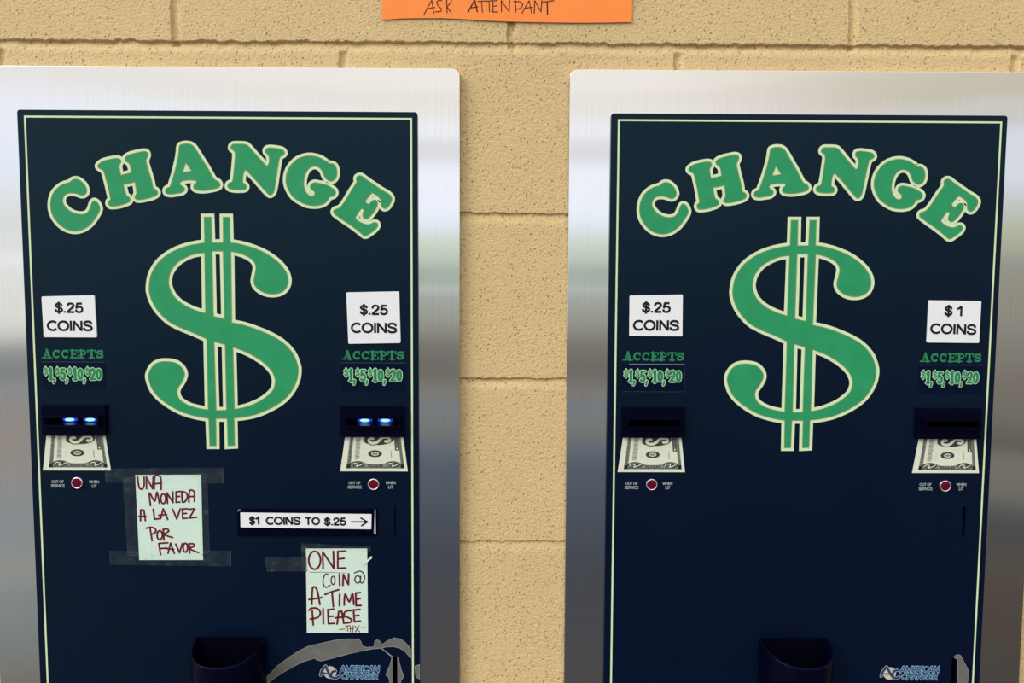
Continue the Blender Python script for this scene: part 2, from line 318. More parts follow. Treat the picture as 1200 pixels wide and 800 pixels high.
# ------------------------------------------------------------------ mesh helpers
TAB = json.loads(r'''{"HEADING":[[[[-177.2,-84.56],[-174.06,-81.83],[-169.47,-80.8],[-164.98,-82.48],[-160.07,-86.97],[-157.53,-92.49],[-157.87,-96.51],[-160.5,-99.34],[-164.07,-99.86],[-167.57,-98.57],[-172.6,-97.29],[-178.68,-97.33],[-183.31,-99.36],[-186.01,-103.71],[-186.19,-108.74],[-183.34,-113.77],[-178.43,-118.28],[-172.44,-121.28],[-165.38,-122.46],[-159.24,-121.21],[-155.24,-117.15],[-152.8,-111.09],[-151.15,-107.55],[-148.57,-106.23],[-145.1,-108.53],[-142.92,-113.05],[-142.63,-116.58],[-145.03,-121.64],[-149.32,-128.23],[-154.61,-134.33],[-161.91,-139.43],[-169.11,-141.79],[-176.24,-142.03],[-184.29,-139.54],[-191.21,-134.52],[-197.05,-127.47],[-200.29,-119.41],[-201.0,-111.34],[-199.68,-103.28],[-196.37,-96.21],[-191.1,-90.66],[-184.88,-86.91]]],[[[-142.5,-63.59],[-137.26,-59.84],[-129.22,-57.55],[-121.22,-56.26],[-117.26,-56.92],[-115.64,-59.72],[-117.1,-62.77],[-118.11,-65.93],[-116.38,-76.07,1],[-103.52,-72.84,1],[-105.5,-63.04],[-109.38,-59.69],[-110.77,-56.88],[-109.2,-54.06],[-104.0,-51.44],[-94.84,-49.14],[-87.98,-47.98],[-84.37,-49.08],[-83.55,-52.23],[-84.55,-55.04],[-86.03,-58.99],[-84.01,-67.99],[-79.88,-82.64],[-78.4,-90.55],[-74.48,-93.36],[-73.19,-96.18],[-74.64,-99.02],[-79.28,-101.31],[-87.34,-103.62],[-95.37,-104.8],[-99.0,-104.02],[-100.41,-101.42],[-98.31,-96.31],[-99.87,-83.88,1],[-113.65,-86.78,1],[-110.94,-98.65],[-108.05,-101.12],[-106.19,-103.72],[-106.62,-106.56],[-110.34,-108.84],[-118.42,-111.38],[-126.45,-112.56],[-130.44,-112.13],[-132.29,-109.53],[-131.74,-106.69],[-129.38,-104.41],[-130.04,-99.88],[-132.48,-87.45],[-135.79,-73.92],[-137.6,-69.98],[-140.95,-68.31],[-143.16,-66.29]]],[[[-45.84,-41.27],[-42.76,-39.46],[-38.19,-38.73],[-33.15,-39.2],[-29.17,-41.68],[-26.23,-45.65],[-20.39,-55.12],[-13.56,-66.1],[-6.26,-79.1],[-1.77,-82.09],[0.72,-84.59],[0.95,-87.6],[-1.95,-90.13],[-9.1,-91.98],[-17.25,-93.24],[-24.36,-93.07],[-28.89,-91.79],[-30.35,-89.28],[-29.26,-86.26],[-26.67,-84.03],[-27.93,-81.73],[-36.24,-81.27],[-44.39,-82.82],[-46.29,-85.55],[-44.73,-87.85],[-41.55,-90.35],[-41.42,-93.37],[-44.73,-95.9],[-51.88,-97.25],[-57.99,-97.99],[-62.53,-97.0],[-63.98,-94.49],[-62.89,-91.47],[-58.56,-89.23],[-56.61,-84.4],[-52.2,-71.32],[-48.26,-56.28],[-46.7,-47.27]],[[-38.96,-60.73,1],[-31.92,-70.71,1],[-43.11,-72.28,1]]],[[[14.94,-42.55],[17.29,-39.16],[22.99,-38.68],[32.09,-39.08],[36.59,-41.86],[45.51,-51.93],[57.25,-64.6,1],[59.59,-61.43],[60.29,-54.1],[58.3,-50.39],[56.07,-47.71],[57.05,-43.99],[61.63,-42.84],[69.59,-43.58],[75.83,-45.01],[78.41,-47.8],[77.68,-50.62],[73.41,-53.23],[71.86,-57.41],[69.09,-72.66],[65.92,-90.77],[64.11,-95.88],[61.21,-98.16],[57.81,-96.71],[49.4,-87.46],[40.45,-77.33],[31.84,-68.57,1],[29.36,-72.88],[28.23,-83.05],[31.15,-85.87],[32.46,-88.69],[31.03,-91.53],[25.3,-92.35],[17.3,-92.17],[11.63,-90.5],[10.32,-87.68],[11.75,-84.84],[15.44,-83.12],[16.91,-78.59],[19.09,-61.65],[20.01,-50.39],[18.5,-46.46],[16.03,-44.79]]],[[[130.56,-60.48],[135.62,-61.25],[138.84,-63.74],[140.4,-69.25],[140.03,-75.28],[137.43,-79.82],[133.34,-81.55],[129.8,-80.36],[126.28,-77.36],[123.82,-71.35],[120.33,-66.35],[115.28,-64.17],[109.68,-65.21],[105.06,-69.45],[101.91,-76.49],[100.77,-84.54],[101.89,-91.58],[105.17,-97.11],[109.71,-99.81],[113.29,-98.07],[113.65,-94.54],[110.83,-92.04],[108.63,-89.53],[109.39,-86.01],[112.99,-83.47],[118.06,-83.95],[127.19,-85.91],[133.25,-88.9],[137.79,-92.4],[138.46,-95.92],[136.19,-98.96],[131.07,-100.7],[129.51,-103.53],[124.87,-108.1],[118.73,-110.15],[112.61,-110.69],[104.47,-109.72],[95.37,-105.73],[87.32,-99.72],[81.87,-90.68],[79.68,-81.64],[81.16,-71.59],[85.87,-63.03],[93.59,-55.97],[102.26,-52.62],[110.38,-51.87],[119.48,-53.82],[126.03,-57.29]]],[[[163.9,-76.97],[166.78,-75.03],[170.2,-75.46],[175.32,-79.17],[184.42,-85.34],[194.68,-92.09],[201.53,-96.02],[205.17,-99.98],[205.49,-103.95],[202.58,-109.65],[199.11,-113.08],[195.67,-113.1],[193.4,-110.26],[192.87,-104.58],[190.6,-100.62],[186.62,-97.24],[182.05,-94.99,1],[178.58,-98.98],[173.71,-105.25,1],[177.35,-108.64],[180.81,-106.35],[183.12,-104.07],[187.14,-104.05],[188.59,-108.02],[186.48,-113.71],[181.84,-120.57],[177.2,-125.15],[173.75,-125.74],[170.91,-122.9],[171.52,-118.34],[172.13,-114.93],[169.27,-113.8,1],[165.79,-118.37],[161.71,-124.66,1],[165.69,-128.63],[172.55,-132.01],[178.29,-132.56],[184.05,-130.24],[187.5,-130.8],[188.62,-133.64],[185.71,-138.23],[178.19,-143.98],[174.72,-145.94],[171.85,-145.72],[165.57,-140.61],[156.45,-133.81],[146.18,-127.02],[137.65,-120.8],[135.96,-117.96],[137.37,-115.11],[141.74,-113.72],[145.21,-111.09],[149.87,-104.81],[156.86,-93.43],[163.61,-83.19],[163.64,-79.8]]]],"DOLLAR":[[[-18.62,-124.93,1],[-10.48,-124.88,1],[-10.17,-155.3,1],[3.51,-155.23,1],[3.98,-124.81,1],[11.72,-124.77,1],[11.88,-155.19,1],[22.07,-156.36],[38.32,-160.76],[54.54,-167.8],[68.68,-177.93],[77.71,-189.12],[80.6,-200.37],[77.38,-209.61],[70.11,-214.77],[59.82,-216.25],[49.6,-213.84],[41.51,-207.72],[39.19,-200.56],[41.0,-191.34],[41.98,-183.16],[39.03,-176.65],[31.98,-171.38],[21.84,-167.35],[12.28,-165.36,1],[11.46,-251.05,1],[25.19,-253.67],[40.53,-258.56],[58.93,-266.34],[73.21,-275.19],[84.36,-287.59],[89.73,-300.45],[90.83,-309.81],[87.93,-323.38],[78.36,-339.09],[63.65,-351.09],[42.71,-361.23],[26.03,-365.49],[11.88,-367.22,1],[11.79,-400.92,1],[3.87,-401.37,1],[3.57,-367.67,1],[-10.34,-367.72,1],[-10.69,-401.42,1],[-18.39,-401.44,1],[-18.84,-367.75,1],[-36.19,-364.66],[-54.69,-358.44],[-73.01,-346.98],[-85.07,-334.48],[-90.44,-319.9],[-89.57,-311.57],[-84.18,-303.22],[-75.81,-299.03],[-65.49,-298.58],[-55.24,-301.03],[-48.21,-308.28],[-46.95,-315.56],[-50.68,-323.91],[-55.62,-331.24],[-56.23,-338.55],[-52.28,-345.86],[-42.09,-352.1],[-29.75,-355.62],[-19.22,-357.26,1],[-19.03,-270.81,1],[-33.69,-264.05],[-52.0,-256.48],[-66.17,-248.29],[-79.11,-233.94],[-85.85,-218.56],[-86.51,-206.27],[-83.03,-191.93],[-73.43,-177.6],[-57.8,-166.32],[-39.24,-159.11],[-18.74,-155.34,1]],[[-19.02,-167.15,1],[-19.73,-239.85,1],[-32.98,-235.79],[-47.17,-228.65],[-57.18,-219.46],[-62.41,-208.2],[-62.77,-198.99],[-59.43,-188.76],[-50.98,-178.51],[-37.5,-170.9],[-27.21,-168.0]],[[-10.19,-165.07,1],[3.09,-165.0,1],[3.13,-246.34,1],[-10.36,-243.31,1]],[[-10.25,-273.88,1],[3.06,-277.55,1],[2.96,-357.6,1],[-9.7,-358.06,1]],[[12.28,-280.41,1],[29.67,-287.19],[45.99,-296.88],[57.17,-307.24],[62.16,-317.22],[62.43,-325.57],[58.12,-334.99],[45.08,-345.5],[28.36,-352.89],[12.52,-356.72,1]]],"NOTE_A":{"paper":[[-110.12,-437.92],[-29.87,-437.36],[-29.93,-544.13],[-108.42,-544.43]],"ink":[[[-107.35,-440.3],[-106.6,-448.92],[-105.57,-454.09],[-103.07,-455.46],[-100.46,-453.21],[-99.47,-448.03],[-99.57,-440.28]],[[-96.79,-454.92],[-96.7,-440.27],[-89.51,-454.9],[-88.24,-440.24]],[[-87.48,-454.9],[-86.2,-439.72],[-81.44,-439.02],[-78.99,-441.94],[-79.04,-455.74]],[[-87.98,-448.86],[-78.31,-447.97]],[[-92.66,-476.01],[-93.39,-460.1],[-87.42,-470.45],[-84.21,-459.2],[-81.56,-473.03]],[[-73.77,-467.3],[-74.01,-469.37],[-74.59,-471.19],[-75.44,-472.55],[-76.45,-473.27],[-77.51,-473.27],[-78.49,-472.56],[-79.26,-471.21],[-79.74,-469.39],[-79.87,-467.32],[-79.63,-465.25],[-79.05,-463.42],[-78.2,-462.07],[-77.18,-461.35],[-76.12,-461.35],[-75.15,-462.06],[-74.37,-463.41],[-73.89,-465.23],[-73.77,-467.3]],[[-71.72,-473.0],[-72.04,-460.03],[-64.91,-472.12],[-64.89,-458.63]],[[-60.82,-458.62],[-61.17,-471.76],[-56.41,-471.4]],[[-60.83,-458.79],[-55.73,-458.08]],[[-60.99,-464.84],[-56.74,-464.31]],[[-54.04,-458.6],[-53.19,-471.22],[-49.24,-469.48],[-47.07,-464.28],[-48.99,-459.62],[-54.04,-458.25]],[[-45.55,-471.2],[-44.36,-457.71],[-40.45,-457.0],[-38.49,-459.93],[-38.75,-470.66]],[[-45.73,-464.8],[-38.6,-464.26]],[[-105.43,-494.77],[-104.69,-481.24],[-100.8,-481.75],[-99.49,-494.76]],[[-107.48,-489.57],[-98.65,-489.2]],[[-89.4,-480.5],[-88.06,-492.99],[-80.73,-492.1]],[[-80.73,-492.1],[-77.17,-479.95],[-71.94,-493.29]],[[-82.83,-488.11],[-73.12,-487.05]],[[-65.64,-480.44],[-60.88,-492.57],[-56.3,-479.89]],[[-53.75,-479.88],[-53.56,-492.03],[-48.11,-491.49]],[[-53.76,-480.23],[-48.15,-479.69]],[[-53.57,-485.95],[-48.81,-485.59]],[[-46.47,-480.38],[-38.47,-479.84],[-45.56,-491.48],[-36.18,-490.24]],[[-91.89,-519.97],[-93.85,-505.17]],[[-98.58,-504.31],[-92.6,-503.08],[-87.56,-505.15],[-87.33,-508.98],[-92.87,-512.48]],[[-79.11,-512.96],[-79.36,-514.87],[-79.96,-516.55],[-80.86,-517.8],[-81.93,-518.46],[-83.05,-518.47],[-84.09,-517.81],[-84.92,-516.56],[-85.43,-514.89],[-85.57,-512.98],[-85.32,-511.07],[-84.71,-509.4],[-83.82,-508.15],[-82.75,-507.49],[-81.62,-507.48],[-80.59,-508.14],[-79.76,-509.38],[-79.25,-511.06],[-79.11,-512.96]],[[-77.41,-519.06],[-77.72,-506.0]],[[-78.23,-505.82],[-73.11,-505.11],[-71.49,-508.24],[-77.21,-512.09],[-66.6,-515.89]],[[-82.0,-537.4],[-83.82,-523.43],[-72.74,-522.53]],[[-83.16,-529.89],[-73.77,-529.17]],[[-72.75,-535.63],[-69.34,-522.87],[-65.08,-535.61]],[[-74.64,-530.04],[-65.8,-530.55]],[[-63.08,-524.25],[-58.6,-535.07],[-54.88,-523.36]],[[-48.54,-528.58],[-48.76,-530.49],[-49.27,-532.18],[-50.03,-533.43],[-50.94,-534.09],[-51.89,-534.1],[-52.76,-533.43],[-53.45,-532.19],[-53.88,-530.51],[-54.0,-528.6],[-53.78,-526.68],[-53.27,-525.0],[-52.51,-523.75],[-51.6,-523.09],[-50.66,-523.09],[-49.78,-523.75],[-49.09,-524.99],[-48.66,-526.67],[-48.54,-528.58]],[[-46.15,-535.04],[-46.38,-523.69]],[[-47.23,-523.69],[-41.27,-523.85],[-40.84,-526.99],[-46.02,-529.8],[-35.58,-534.67]]],"tapes":[[[-146.41,-430.09],[-1.82,-428.36],[-2.78,-448.0],[-145.63,-447.37]],[[-143.73,-532.88],[4.81,-531.98],[4.39,-551.93],[-143.77,-550.12]],[[-125.66,-442.0],[-108.96,-440.89],[-107.74,-539.25],[-122.4,-538.21]],[[-34.82,-435.36],[-21.81,-436.38],[-21.28,-533.66],[-32.1,-538.0]]]},"NOTE_B":{"paper":[[96.95,-529.38],[172.51,-529.2],[172.63,-636.43],[96.66,-636.56]],"ink":[[[114.81,-544.03],[114.32,-547.91],[113.01,-551.32],[111.04,-553.86],[108.65,-555.21],[106.13,-555.22],[103.78,-553.88],[101.88,-551.35],[100.66,-547.94],[100.28,-544.07],[100.78,-540.19],[102.08,-536.79],[104.05,-534.25],[106.44,-532.91],[108.96,-532.9],[111.31,-534.24],[113.2,-536.76],[114.42,-540.16],[114.81,-544.03]],[[117.83,-554.55],[117.63,-533.51],[131.26,-554.52],[130.73,-532.67]],[[136.26,-532.66],[136.01,-554.19],[145.81,-553.68]],[[136.25,-532.98],[145.73,-532.31]],[[136.14,-542.53],[144.05,-541.54]],[[137.97,-561.81],[138.13,-575.62]],[[142.09,-575.61],[142.71,-562.12],[148.91,-574.78],[149.37,-561.3]],[[103.29,-600.13],[104.52,-579.76],[108.8,-579.26],[111.07,-587.07],[113.27,-600.11]],[[99.89,-593.94],[115.77,-591.3]],[[119.78,-587.38],[127.74,-584.1],[136.8,-581.32]],[[128.53,-584.59],[129.89,-602.85]],[[138.0,-587.02],[137.52,-601.7]],[[143.4,-600.87],[144.66,-587.0],[149.78,-596.77],[153.86,-586.17],[155.3,-600.03]],[[157.83,-585.34],[158.14,-601.66],[164.33,-601.32]],[[157.82,-585.67],[163.38,-584.84]],[[157.91,-593.49],[162.99,-592.67]],[[104.67,-626.29],[103.65,-608.3]],[[99.69,-607.49],[102.9,-605.03],[109.24,-605.02],[113.16,-608.6],[113.1,-613.51],[109.08,-617.28],[101.12,-618.93]],[[117.16,-605.82],[117.24,-624.63]],[[123.18,-606.62],[123.59,-624.62],[130.75,-624.28]],[[123.18,-607.11],[130.17,-605.96]],[[123.39,-615.62],[129.43,-615.11]],[[134.39,-624.93],[136.48,-609.05],[140.14,-608.55],[142.66,-624.26]],[[132.1,-617.24],[143.23,-616.07]],[[152.37,-607.88],[147.28,-608.21],[144.09,-609.85],[143.25,-613.94],[148.78,-617.21],[152.56,-619.65],[150.62,-622.93],[144.73,-623.76]],[[154.92,-606.89],[155.87,-622.1],[163.03,-621.27]],[[154.91,-607.22],[162.7,-606.38]],[[155.15,-614.74],[161.51,-613.91]]],"dark":[[[124.05,-562.33],[120.9,-561.52],[118.31,-565.91],[117.6,-572.41],[118.81,-576.47],[121.47,-578.58],[126.26,-575.64]],[[132.35,-569.62],[132.18,-571.4],[131.75,-572.96],[131.11,-574.12],[130.32,-574.74],[129.5,-574.75],[128.73,-574.13],[128.11,-572.97],[127.72,-571.41],[127.6,-569.63],[127.76,-567.85],[128.2,-566.28],[128.84,-565.12],[129.62,-564.5],[130.45,-564.5],[131.21,-565.12],[131.83,-566.28],[132.22,-567.84],[132.35,-569.62]],[[163.85,-568.25],[163.63,-569.8],[163.01,-571.17],[162.07,-572.19],[160.93,-572.74],[159.72,-572.74],[158.59,-572.2],[157.67,-571.19],[157.08,-569.82],[156.89,-568.26],[157.11,-566.71],[157.73,-565.34],[158.67,-564.32],[159.81,-563.78],[161.02,-563.77],[162.15,-564.31],[163.07,-565.33],[163.66,-566.69],[163.85,-568.25]],[[164.37,-564.19],[163.66,-571.5],[166.66,-572.31],[169.1,-565.8],[167.25,-560.12],[162.85,-557.7],[156.5,-560.14]]],"line":[[[101.17,-559.46],[116.19,-559.1],[133.57,-559.71],[147.0,-560.33]]],"small":[[[137.17,-631.97],[143.85,-631.63]],[[144.69,-628.02],[149.94,-627.03]],[[147.07,-627.86],[147.64,-634.42]],[[150.57,-627.85],[150.81,-635.23]],[[154.39,-627.02],[153.67,-635.23]],[[149.74,-631.46],[154.67,-630.79]],[[156.29,-627.84],[162.42,-635.21]],[[161.71,-627.17],[156.86,-635.22]],[[163.75,-629.96],[169.0,-629.62]]],"tapes":[[[46.7,-540.5],[97.22,-539.62],[97.48,-558.21],[49.53,-558.32]],[[92.74,-522.61],[176.32,-526.71],[176.27,-533.18],[93.1,-533.38]],[[91.1,-526.92],[98.98,-526.9],[99.08,-557.12],[91.7,-557.14]]],"curl":[[166.62,-551.02],[173.02,-542.9],[178.33,-538.03],[178.63,-540.73],[172.99,-546.14]]},"LABELS":[[[[-215.21,-220.46],[-151.85,-218.64],[-150.51,-269.47],[-214.36,-269.43]],[["$.25",[[-199.68,-227.75],[-165.65,-239.89]]],["COINS",[[-210.16,-249.33],[-154.9,-261.74]]]]],[[[150.43,-213.87],[213.94,-212.35],[215.43,-274.65],[152.24,-275.95]],[["$.25",[[166.58,-228.72],[200.37,-240.74]]],["COINS",[[155.28,-250.21],[211.34,-262.65]]]]],[[[-211.5,-216.11],[-147.41,-214.58],[-146.89,-265.14],[-211.26,-264.9]],[["$.25",[[-196.44,-224.1],[-161.87,-236.61]]],["COINS",[[-207.23,-245.63],[-150.9,-258.25]]]]],[[[150.98,-220.12],[214.77,-220.86],[214.43,-271.72],[150.72,-271.36]],[["$ 1",[[170.54,-226.83],[193.35,-239.12]]],["COINS",[[153.77,-248.61],[210.28,-261.11]]]]]],"BOX":{"accepts":[[[-218.56,-284.58],[-143.5,-295.14]],[[144.29,-284.55],[219.67,-295.34]]],"patch":[[[-218.97,-299.45],[-142.95,-333.04]],[[143.14,-299.03],[221.44,-333.24]]],"denom":[[[-217.8,-306.73],[-145.78,-324.7]],[[145.32,-306.86],[217.72,-325.02]]],"block":[[[-219.01,-351.28],[-142.1,-388.88]],[[141.54,-351.38],[219.67,-389.22]]],"lip":[[[-214.76,-363.67],[-146.44,-376.94]],[[147.19,-363.42],[216.31,-376.61]]],"lamp":[[[-180.8,-447.81],[-180.8,-447.81]],[[181.2,-448.48],[181.2,-448.48]]],"out_of":[[[-212.68,-444.76],[-197.81,-448.34]],[[150.22,-445.26],[165.0,-448.74]]],"service":[[[-213.74,-449.92],[-196.77,-453.7]],[[149.26,-450.49],[166.4,-454.18]]],"when":[[[-167.01,-444.89],[-154.9,-448.42]],[[195.95,-445.12],[208.12,-448.6]]],"lit":[[[-163.81,-450.04],[-157.82,-453.8]],[[198.94,-450.34],[205.08,-454.06]]]},"BILL":[[[-216.55,-388.26],[-145.45,-388.02],[-139.89,-432.47],[-222.72,-432.56]],[[147.05,-388.08],[217.4,-387.84],[223.04,-432.51],[140.3,-432.6]]],"HOLDER":{"frame":[[13.86,-479.77],[185.88,-478.86],[185.61,-513.43],[13.14,-513.87]],"strip":[[17.53,-484.03],[178.5,-485.5],[177.92,-504.55],[17.57,-502.51]],"text":[["$1",[[28.27,-489.23],[41.81,-498.92]]],["COINS",[[48.58,-489.17],[91.27,-499.16]]],["TO",[[96.9,-489.6],[115.09,-499.28]]],["$.25",[[120.34,-490.1],[147.17,-499.76]]]],"arrow":[[152.72,-495.25],[173.45,-495.19],[164.69,-489.98],[165.51,-500.46]],"glint":[[182.49,-479.11],[183.53,-479.64],[183.91,-510.64],[181.19,-509.57]]},"SLIT":[[[206.44,-476.18],[207.68,-512.64]],[[205.9,-475.27],[209.24,-512.44]]],"KEYSLOT":[[[202.78,-668.22],[208.76,-701.31]],[[200.55,-668.25],[207.84,-700.39]]],"RES_A":[[[45.48,-694.16,1],[59.04,-679.44,1],[73.39,-668.42,1],[85.92,-660.15,1],[98.4,-653.73,1],[109.05,-651.34,1],[132.12,-646.0,1],[146.29,-644.51,1],[161.33,-644.85,1],[163.6,-648.14,1],[164.8,-652.71,1],[170.08,-655.44,1],[179.84,-654.51,1],[180.78,-647.19,1],[184.34,-645.36,1],[188.74,-649.01,1],[189.6,-652.12,1],[195.83,-647.17,1],[204.72,-642.95,1],[213.56,-644.76,1],[220.61,-650.79,1],[225.55,-657.19,1],[225.49,-669.1,1],[218.79,-660.86,1],[211.72,-656.29,1],[204.64,-654.47,1],[195.78,-654.49,1],[188.68,-656.33,1],[178.04,-657.26,1],[163.84,-660.03,1],[147.86,-663.72,1],[131.86,-668.33,1],[114.07,-672.94,1],[108.77,-671.66,1],[105.26,-669.29,1],[91.02,-673.89,1],[80.3,-679.41,1],[67.78,-686.78,1],[55.22,-695.07,1],[45.31,-703.37,1]],[[201.9,-667.85,1],[209.53,-667.48,1],[211.61,-675.55,1],[213.69,-684.73,1],[216.84,-693.01,1],[213.26,-697.62,1],[211.44,-705.0,1],[202.54,-705.01,1],[199.02,-700.4,1],[198.17,-694.88,1],[194.64,-691.2,1],[195.56,-686.6,1],[199.16,-679.24,1],[200.98,-672.81,1]],[[230.59,-679.19,1],[236.46,-677.35,1],[236.39,-696.12,1],[231.95,-693.54,1]],[[189.03,-656.88,1],[190.1,-656.88,1],[202.44,-666.75,1],[201.72,-667.49,1]]],"RES_B":[[[203.21,-667.14,1],[204.44,-664.65,1],[207.73,-663.27,1],[211.85,-665.06,1],[216.3,-674.04,1],[219.95,-680.26,1],[222.53,-686.5,1],[222.86,-693.43,1],[220.97,-701.77,1],[216.58,-708.72,1],[209.3,-711.52,1],[207.37,-669.9,1]]],"LOGO":[{"globe":[[124.57,-687.62]],"am":[[137.01,-679.33],[185.82,-687.2]],"ch":[[138.39,-689.25],[184.15,-696.26]],"A":[[112.95,-691.31],[114.26,-685.79],[119.31,-679.36],[122.4,-687.62],[124.82,-693.14]],"C":[[131.65,-685.77],[128.09,-686.69],[125.92,-690.01],[127.12,-693.69],[131.54,-694.97],[135.48,-692.57]]},{"globe":[[122.82,-687.97]],"am":[[135.68,-678.97],[184.61,-686.66]],"ch":[[137.37,-688.72],[182.64,-695.76]],"A":[[112.21,-691.5],[113.36,-686.65],[118.45,-679.44],[122.77,-686.64],[126.35,-692.18]],"C":[[132.73,-683.85],[128.73,-684.55],[126.62,-688.71],[127.72,-692.87],[131.81,-694.25],[135.09,-692.16]]}],"CUP":[[[-41.61,-642.27],[45.58,-642.12]],[[-42.21,-642.17],[44.21,-642.03]]],"SIGN":[[-150.4,315.88],[-137.27,316.99],[-124.14,317.84],[-105.77,318.22],[-79.51,318.4],[-55.87,317.54],[-32.22,316.16],[-3.3,315.08],[25.63,314.5],[57.21,314.2],[91.43,314.18],[120.4,314.63],[147.53,315.32]],"SIGN_INK":[[[-100.67,322.07],[-91.14,339.25],[-88.81,323.8]],[[-96.25,329.35],[-87.78,330.72]],[[-79.3,338.68],[-82.68,339.31],[-85.4,336.66],[-83.71,332.72],[-79.66,329.13],[-80.34,326.16],[-87.12,325.45]],[[-73.55,340.03],[-72.9,324.56]],[[-67.46,338.43],[-72.89,331.15],[-68.49,325.25]],[[-48.17,325.72],[-40.39,339.6],[-37.32,326.12]],[[-45.8,330.35],[-36.99,331.73]],[[-36.32,337.99],[-26.17,338.71]],[[-31.92,338.35],[-30.88,325.51]],[[-26.85,338.05],[-18.72,339.09]],[[-23.12,338.41],[-22.41,326.22]],[[-18.38,338.77],[-18.35,325.92],[-12.58,325.96]],[[-18.38,338.77],[-13.3,339.13]],[[-18.36,332.51],[-13.62,333.2]],[[-8.18,326.32],[-8.56,339.16],[0.97,326.38],[1.6,339.23]],[[8.78,325.78],[8.37,338.95]],[[6.34,338.28],[13.8,338.0],[17.2,334.73],[15.19,330.77],[9.1,328.75]],[[16.24,324.84],[24.63,339.39],[27.77,324.92]],[[19.6,330.47],[28.74,331.85]],[[30.82,324.94],[31.4,339.44],[38.95,326.64],[39.87,340.16]],[[40.23,337.53],[53.43,339.59]],[[45.98,338.22],[46.44,324.05]]]}''')
H = 0.9557            # panel top above the machine's base
PY = -0.014           # panel front
def L(p, d=0.0):      # (right mm, up mm from the panel top) and d mm in front of the panel -> machine space
    return Vector((p[0] / 1000, PY - d / 1000, H + p[1] / 1000))

class MB:
    step = 0.0042
    def __init__(self):
        self.v, self.f, self.mi = [], [], []
    def lift(self, d, j=0):     # neighbouring pieces of ink lie a few microns apart
        self.k = (getattr(self, 'k', 0) + 1) % 19
        return d + (self.k + 19 * j) * self.step
    def poly(self, pts, mi=0):
        i = len(self.v)
        self.v += [tuple(p) for p in pts]
        self.f.append(tuple(range(i, i + len(pts))))
        self.mi.append(mi)
    def build(self, name, mats, parent=None, smooth=False, weld=False):
        me = bpy.data.meshes.new(name)
        me.from_pydata(self.v, [], self.f)
        for mm in (mats if isinstance(mats, (list, tuple)) else [mats]):
            me.materials.append(mm)
        me.polygons.foreach_set('material_index', self.mi)
        if weld:
            bm = bmesh.new()
            bm.from_mesh(me)
            bmesh.ops.remove_doubles(bm, verts=bm.verts, dist=1e-6)
            bmesh.ops.recalc_face_normals(bm, faces=bm.faces)
            bm.to_mesh(me)
            bm.free()
        if smooth:
            me.polygons.foreach_set('use_smooth', [True] * len(me.polygons))
        me.update()
        return link(name, me, parent)

def link(name, me, parent=None):
    o = bpy.data.objects.new(name, me)
    COL.objects.link(o)
    if parent:
        o.parent = parent
    return o

def thing(name, label, cat, loc=(0, 0, 0), group=None):
    o = bpy.data.objects.new(name, None)
    COL.objects.link(o)
    o.empty_display_size = 0.05
    o.location = loc
    o['label'], o['category'] = label, cat
    if group:
        o['group'] = group
    return o

def smooth_loop(pts, n=4, closed=True):
    """Catmull-Rom through the points; a third entry marks a sharp corner."""
    N, out = len(pts), []
    for i in range(N if closed else N - 1):
        p1, p2 = pts[i], pts[(i + 1) % N]
        p0 = pts[(i - 1) % N] if closed or i > 0 else p1
        p3 = pts[(i + 2) % N] if closed or i + 2 < N else p2
        if len(p1) > 2:
            p0 = p1
        if len(p2) > 2:
            p3 = p2
        straight = len(p1) > 2 and len(p2) > 2
        for k in range(1 if straight else n):
            s = k / n
            a = [0.5 * (2 * p1[j] + (p2[j] - p0[j]) * s + (2 * p0[j] - 5 * p1[j] + 4 * p2[j] - p3[j]) * s * s
                        + (3 * p1[j] - p0[j] - 3 * p2[j] + p3[j]) * s ** 3) for j in (0, 1)]
            out.append((a[0], a[1], 1) if (k == 0 and len(p1) > 2) else (a[0], a[1]))
    if not closed:
        out.append(tuple(pts[-1][:2]))
    return out

def fill(mb, loops, d, mi=0, to=L):
    vl = [[Vector((p[0], p[1], 0)) for p in lp] for lp in loops]
    flat = [p for lp in loops for p in lp]
    for tri in tessellate_polygon(vl):
        a = [flat[i] for i in tri]
        ar = (a[1][0] - a[0][0]) * (a[2][1] - a[0][1]) - (a[2][0] - a[0][0]) * (a[1][1] - a[0][1])
        if ar < 0:
            a.reverse()
        mb.poly([to(p, d) for p in a], mi)

def disc(mb, c, r, d, mi=0, n=10, to=L):
    d = mb.lift(d, 1)
    mb.poly([to((c[0] + r * math.cos(2 * math.pi * k / n), c[1] + r * math.sin(2 * math.pi * k / n)), d) for k in range(n)], mi)

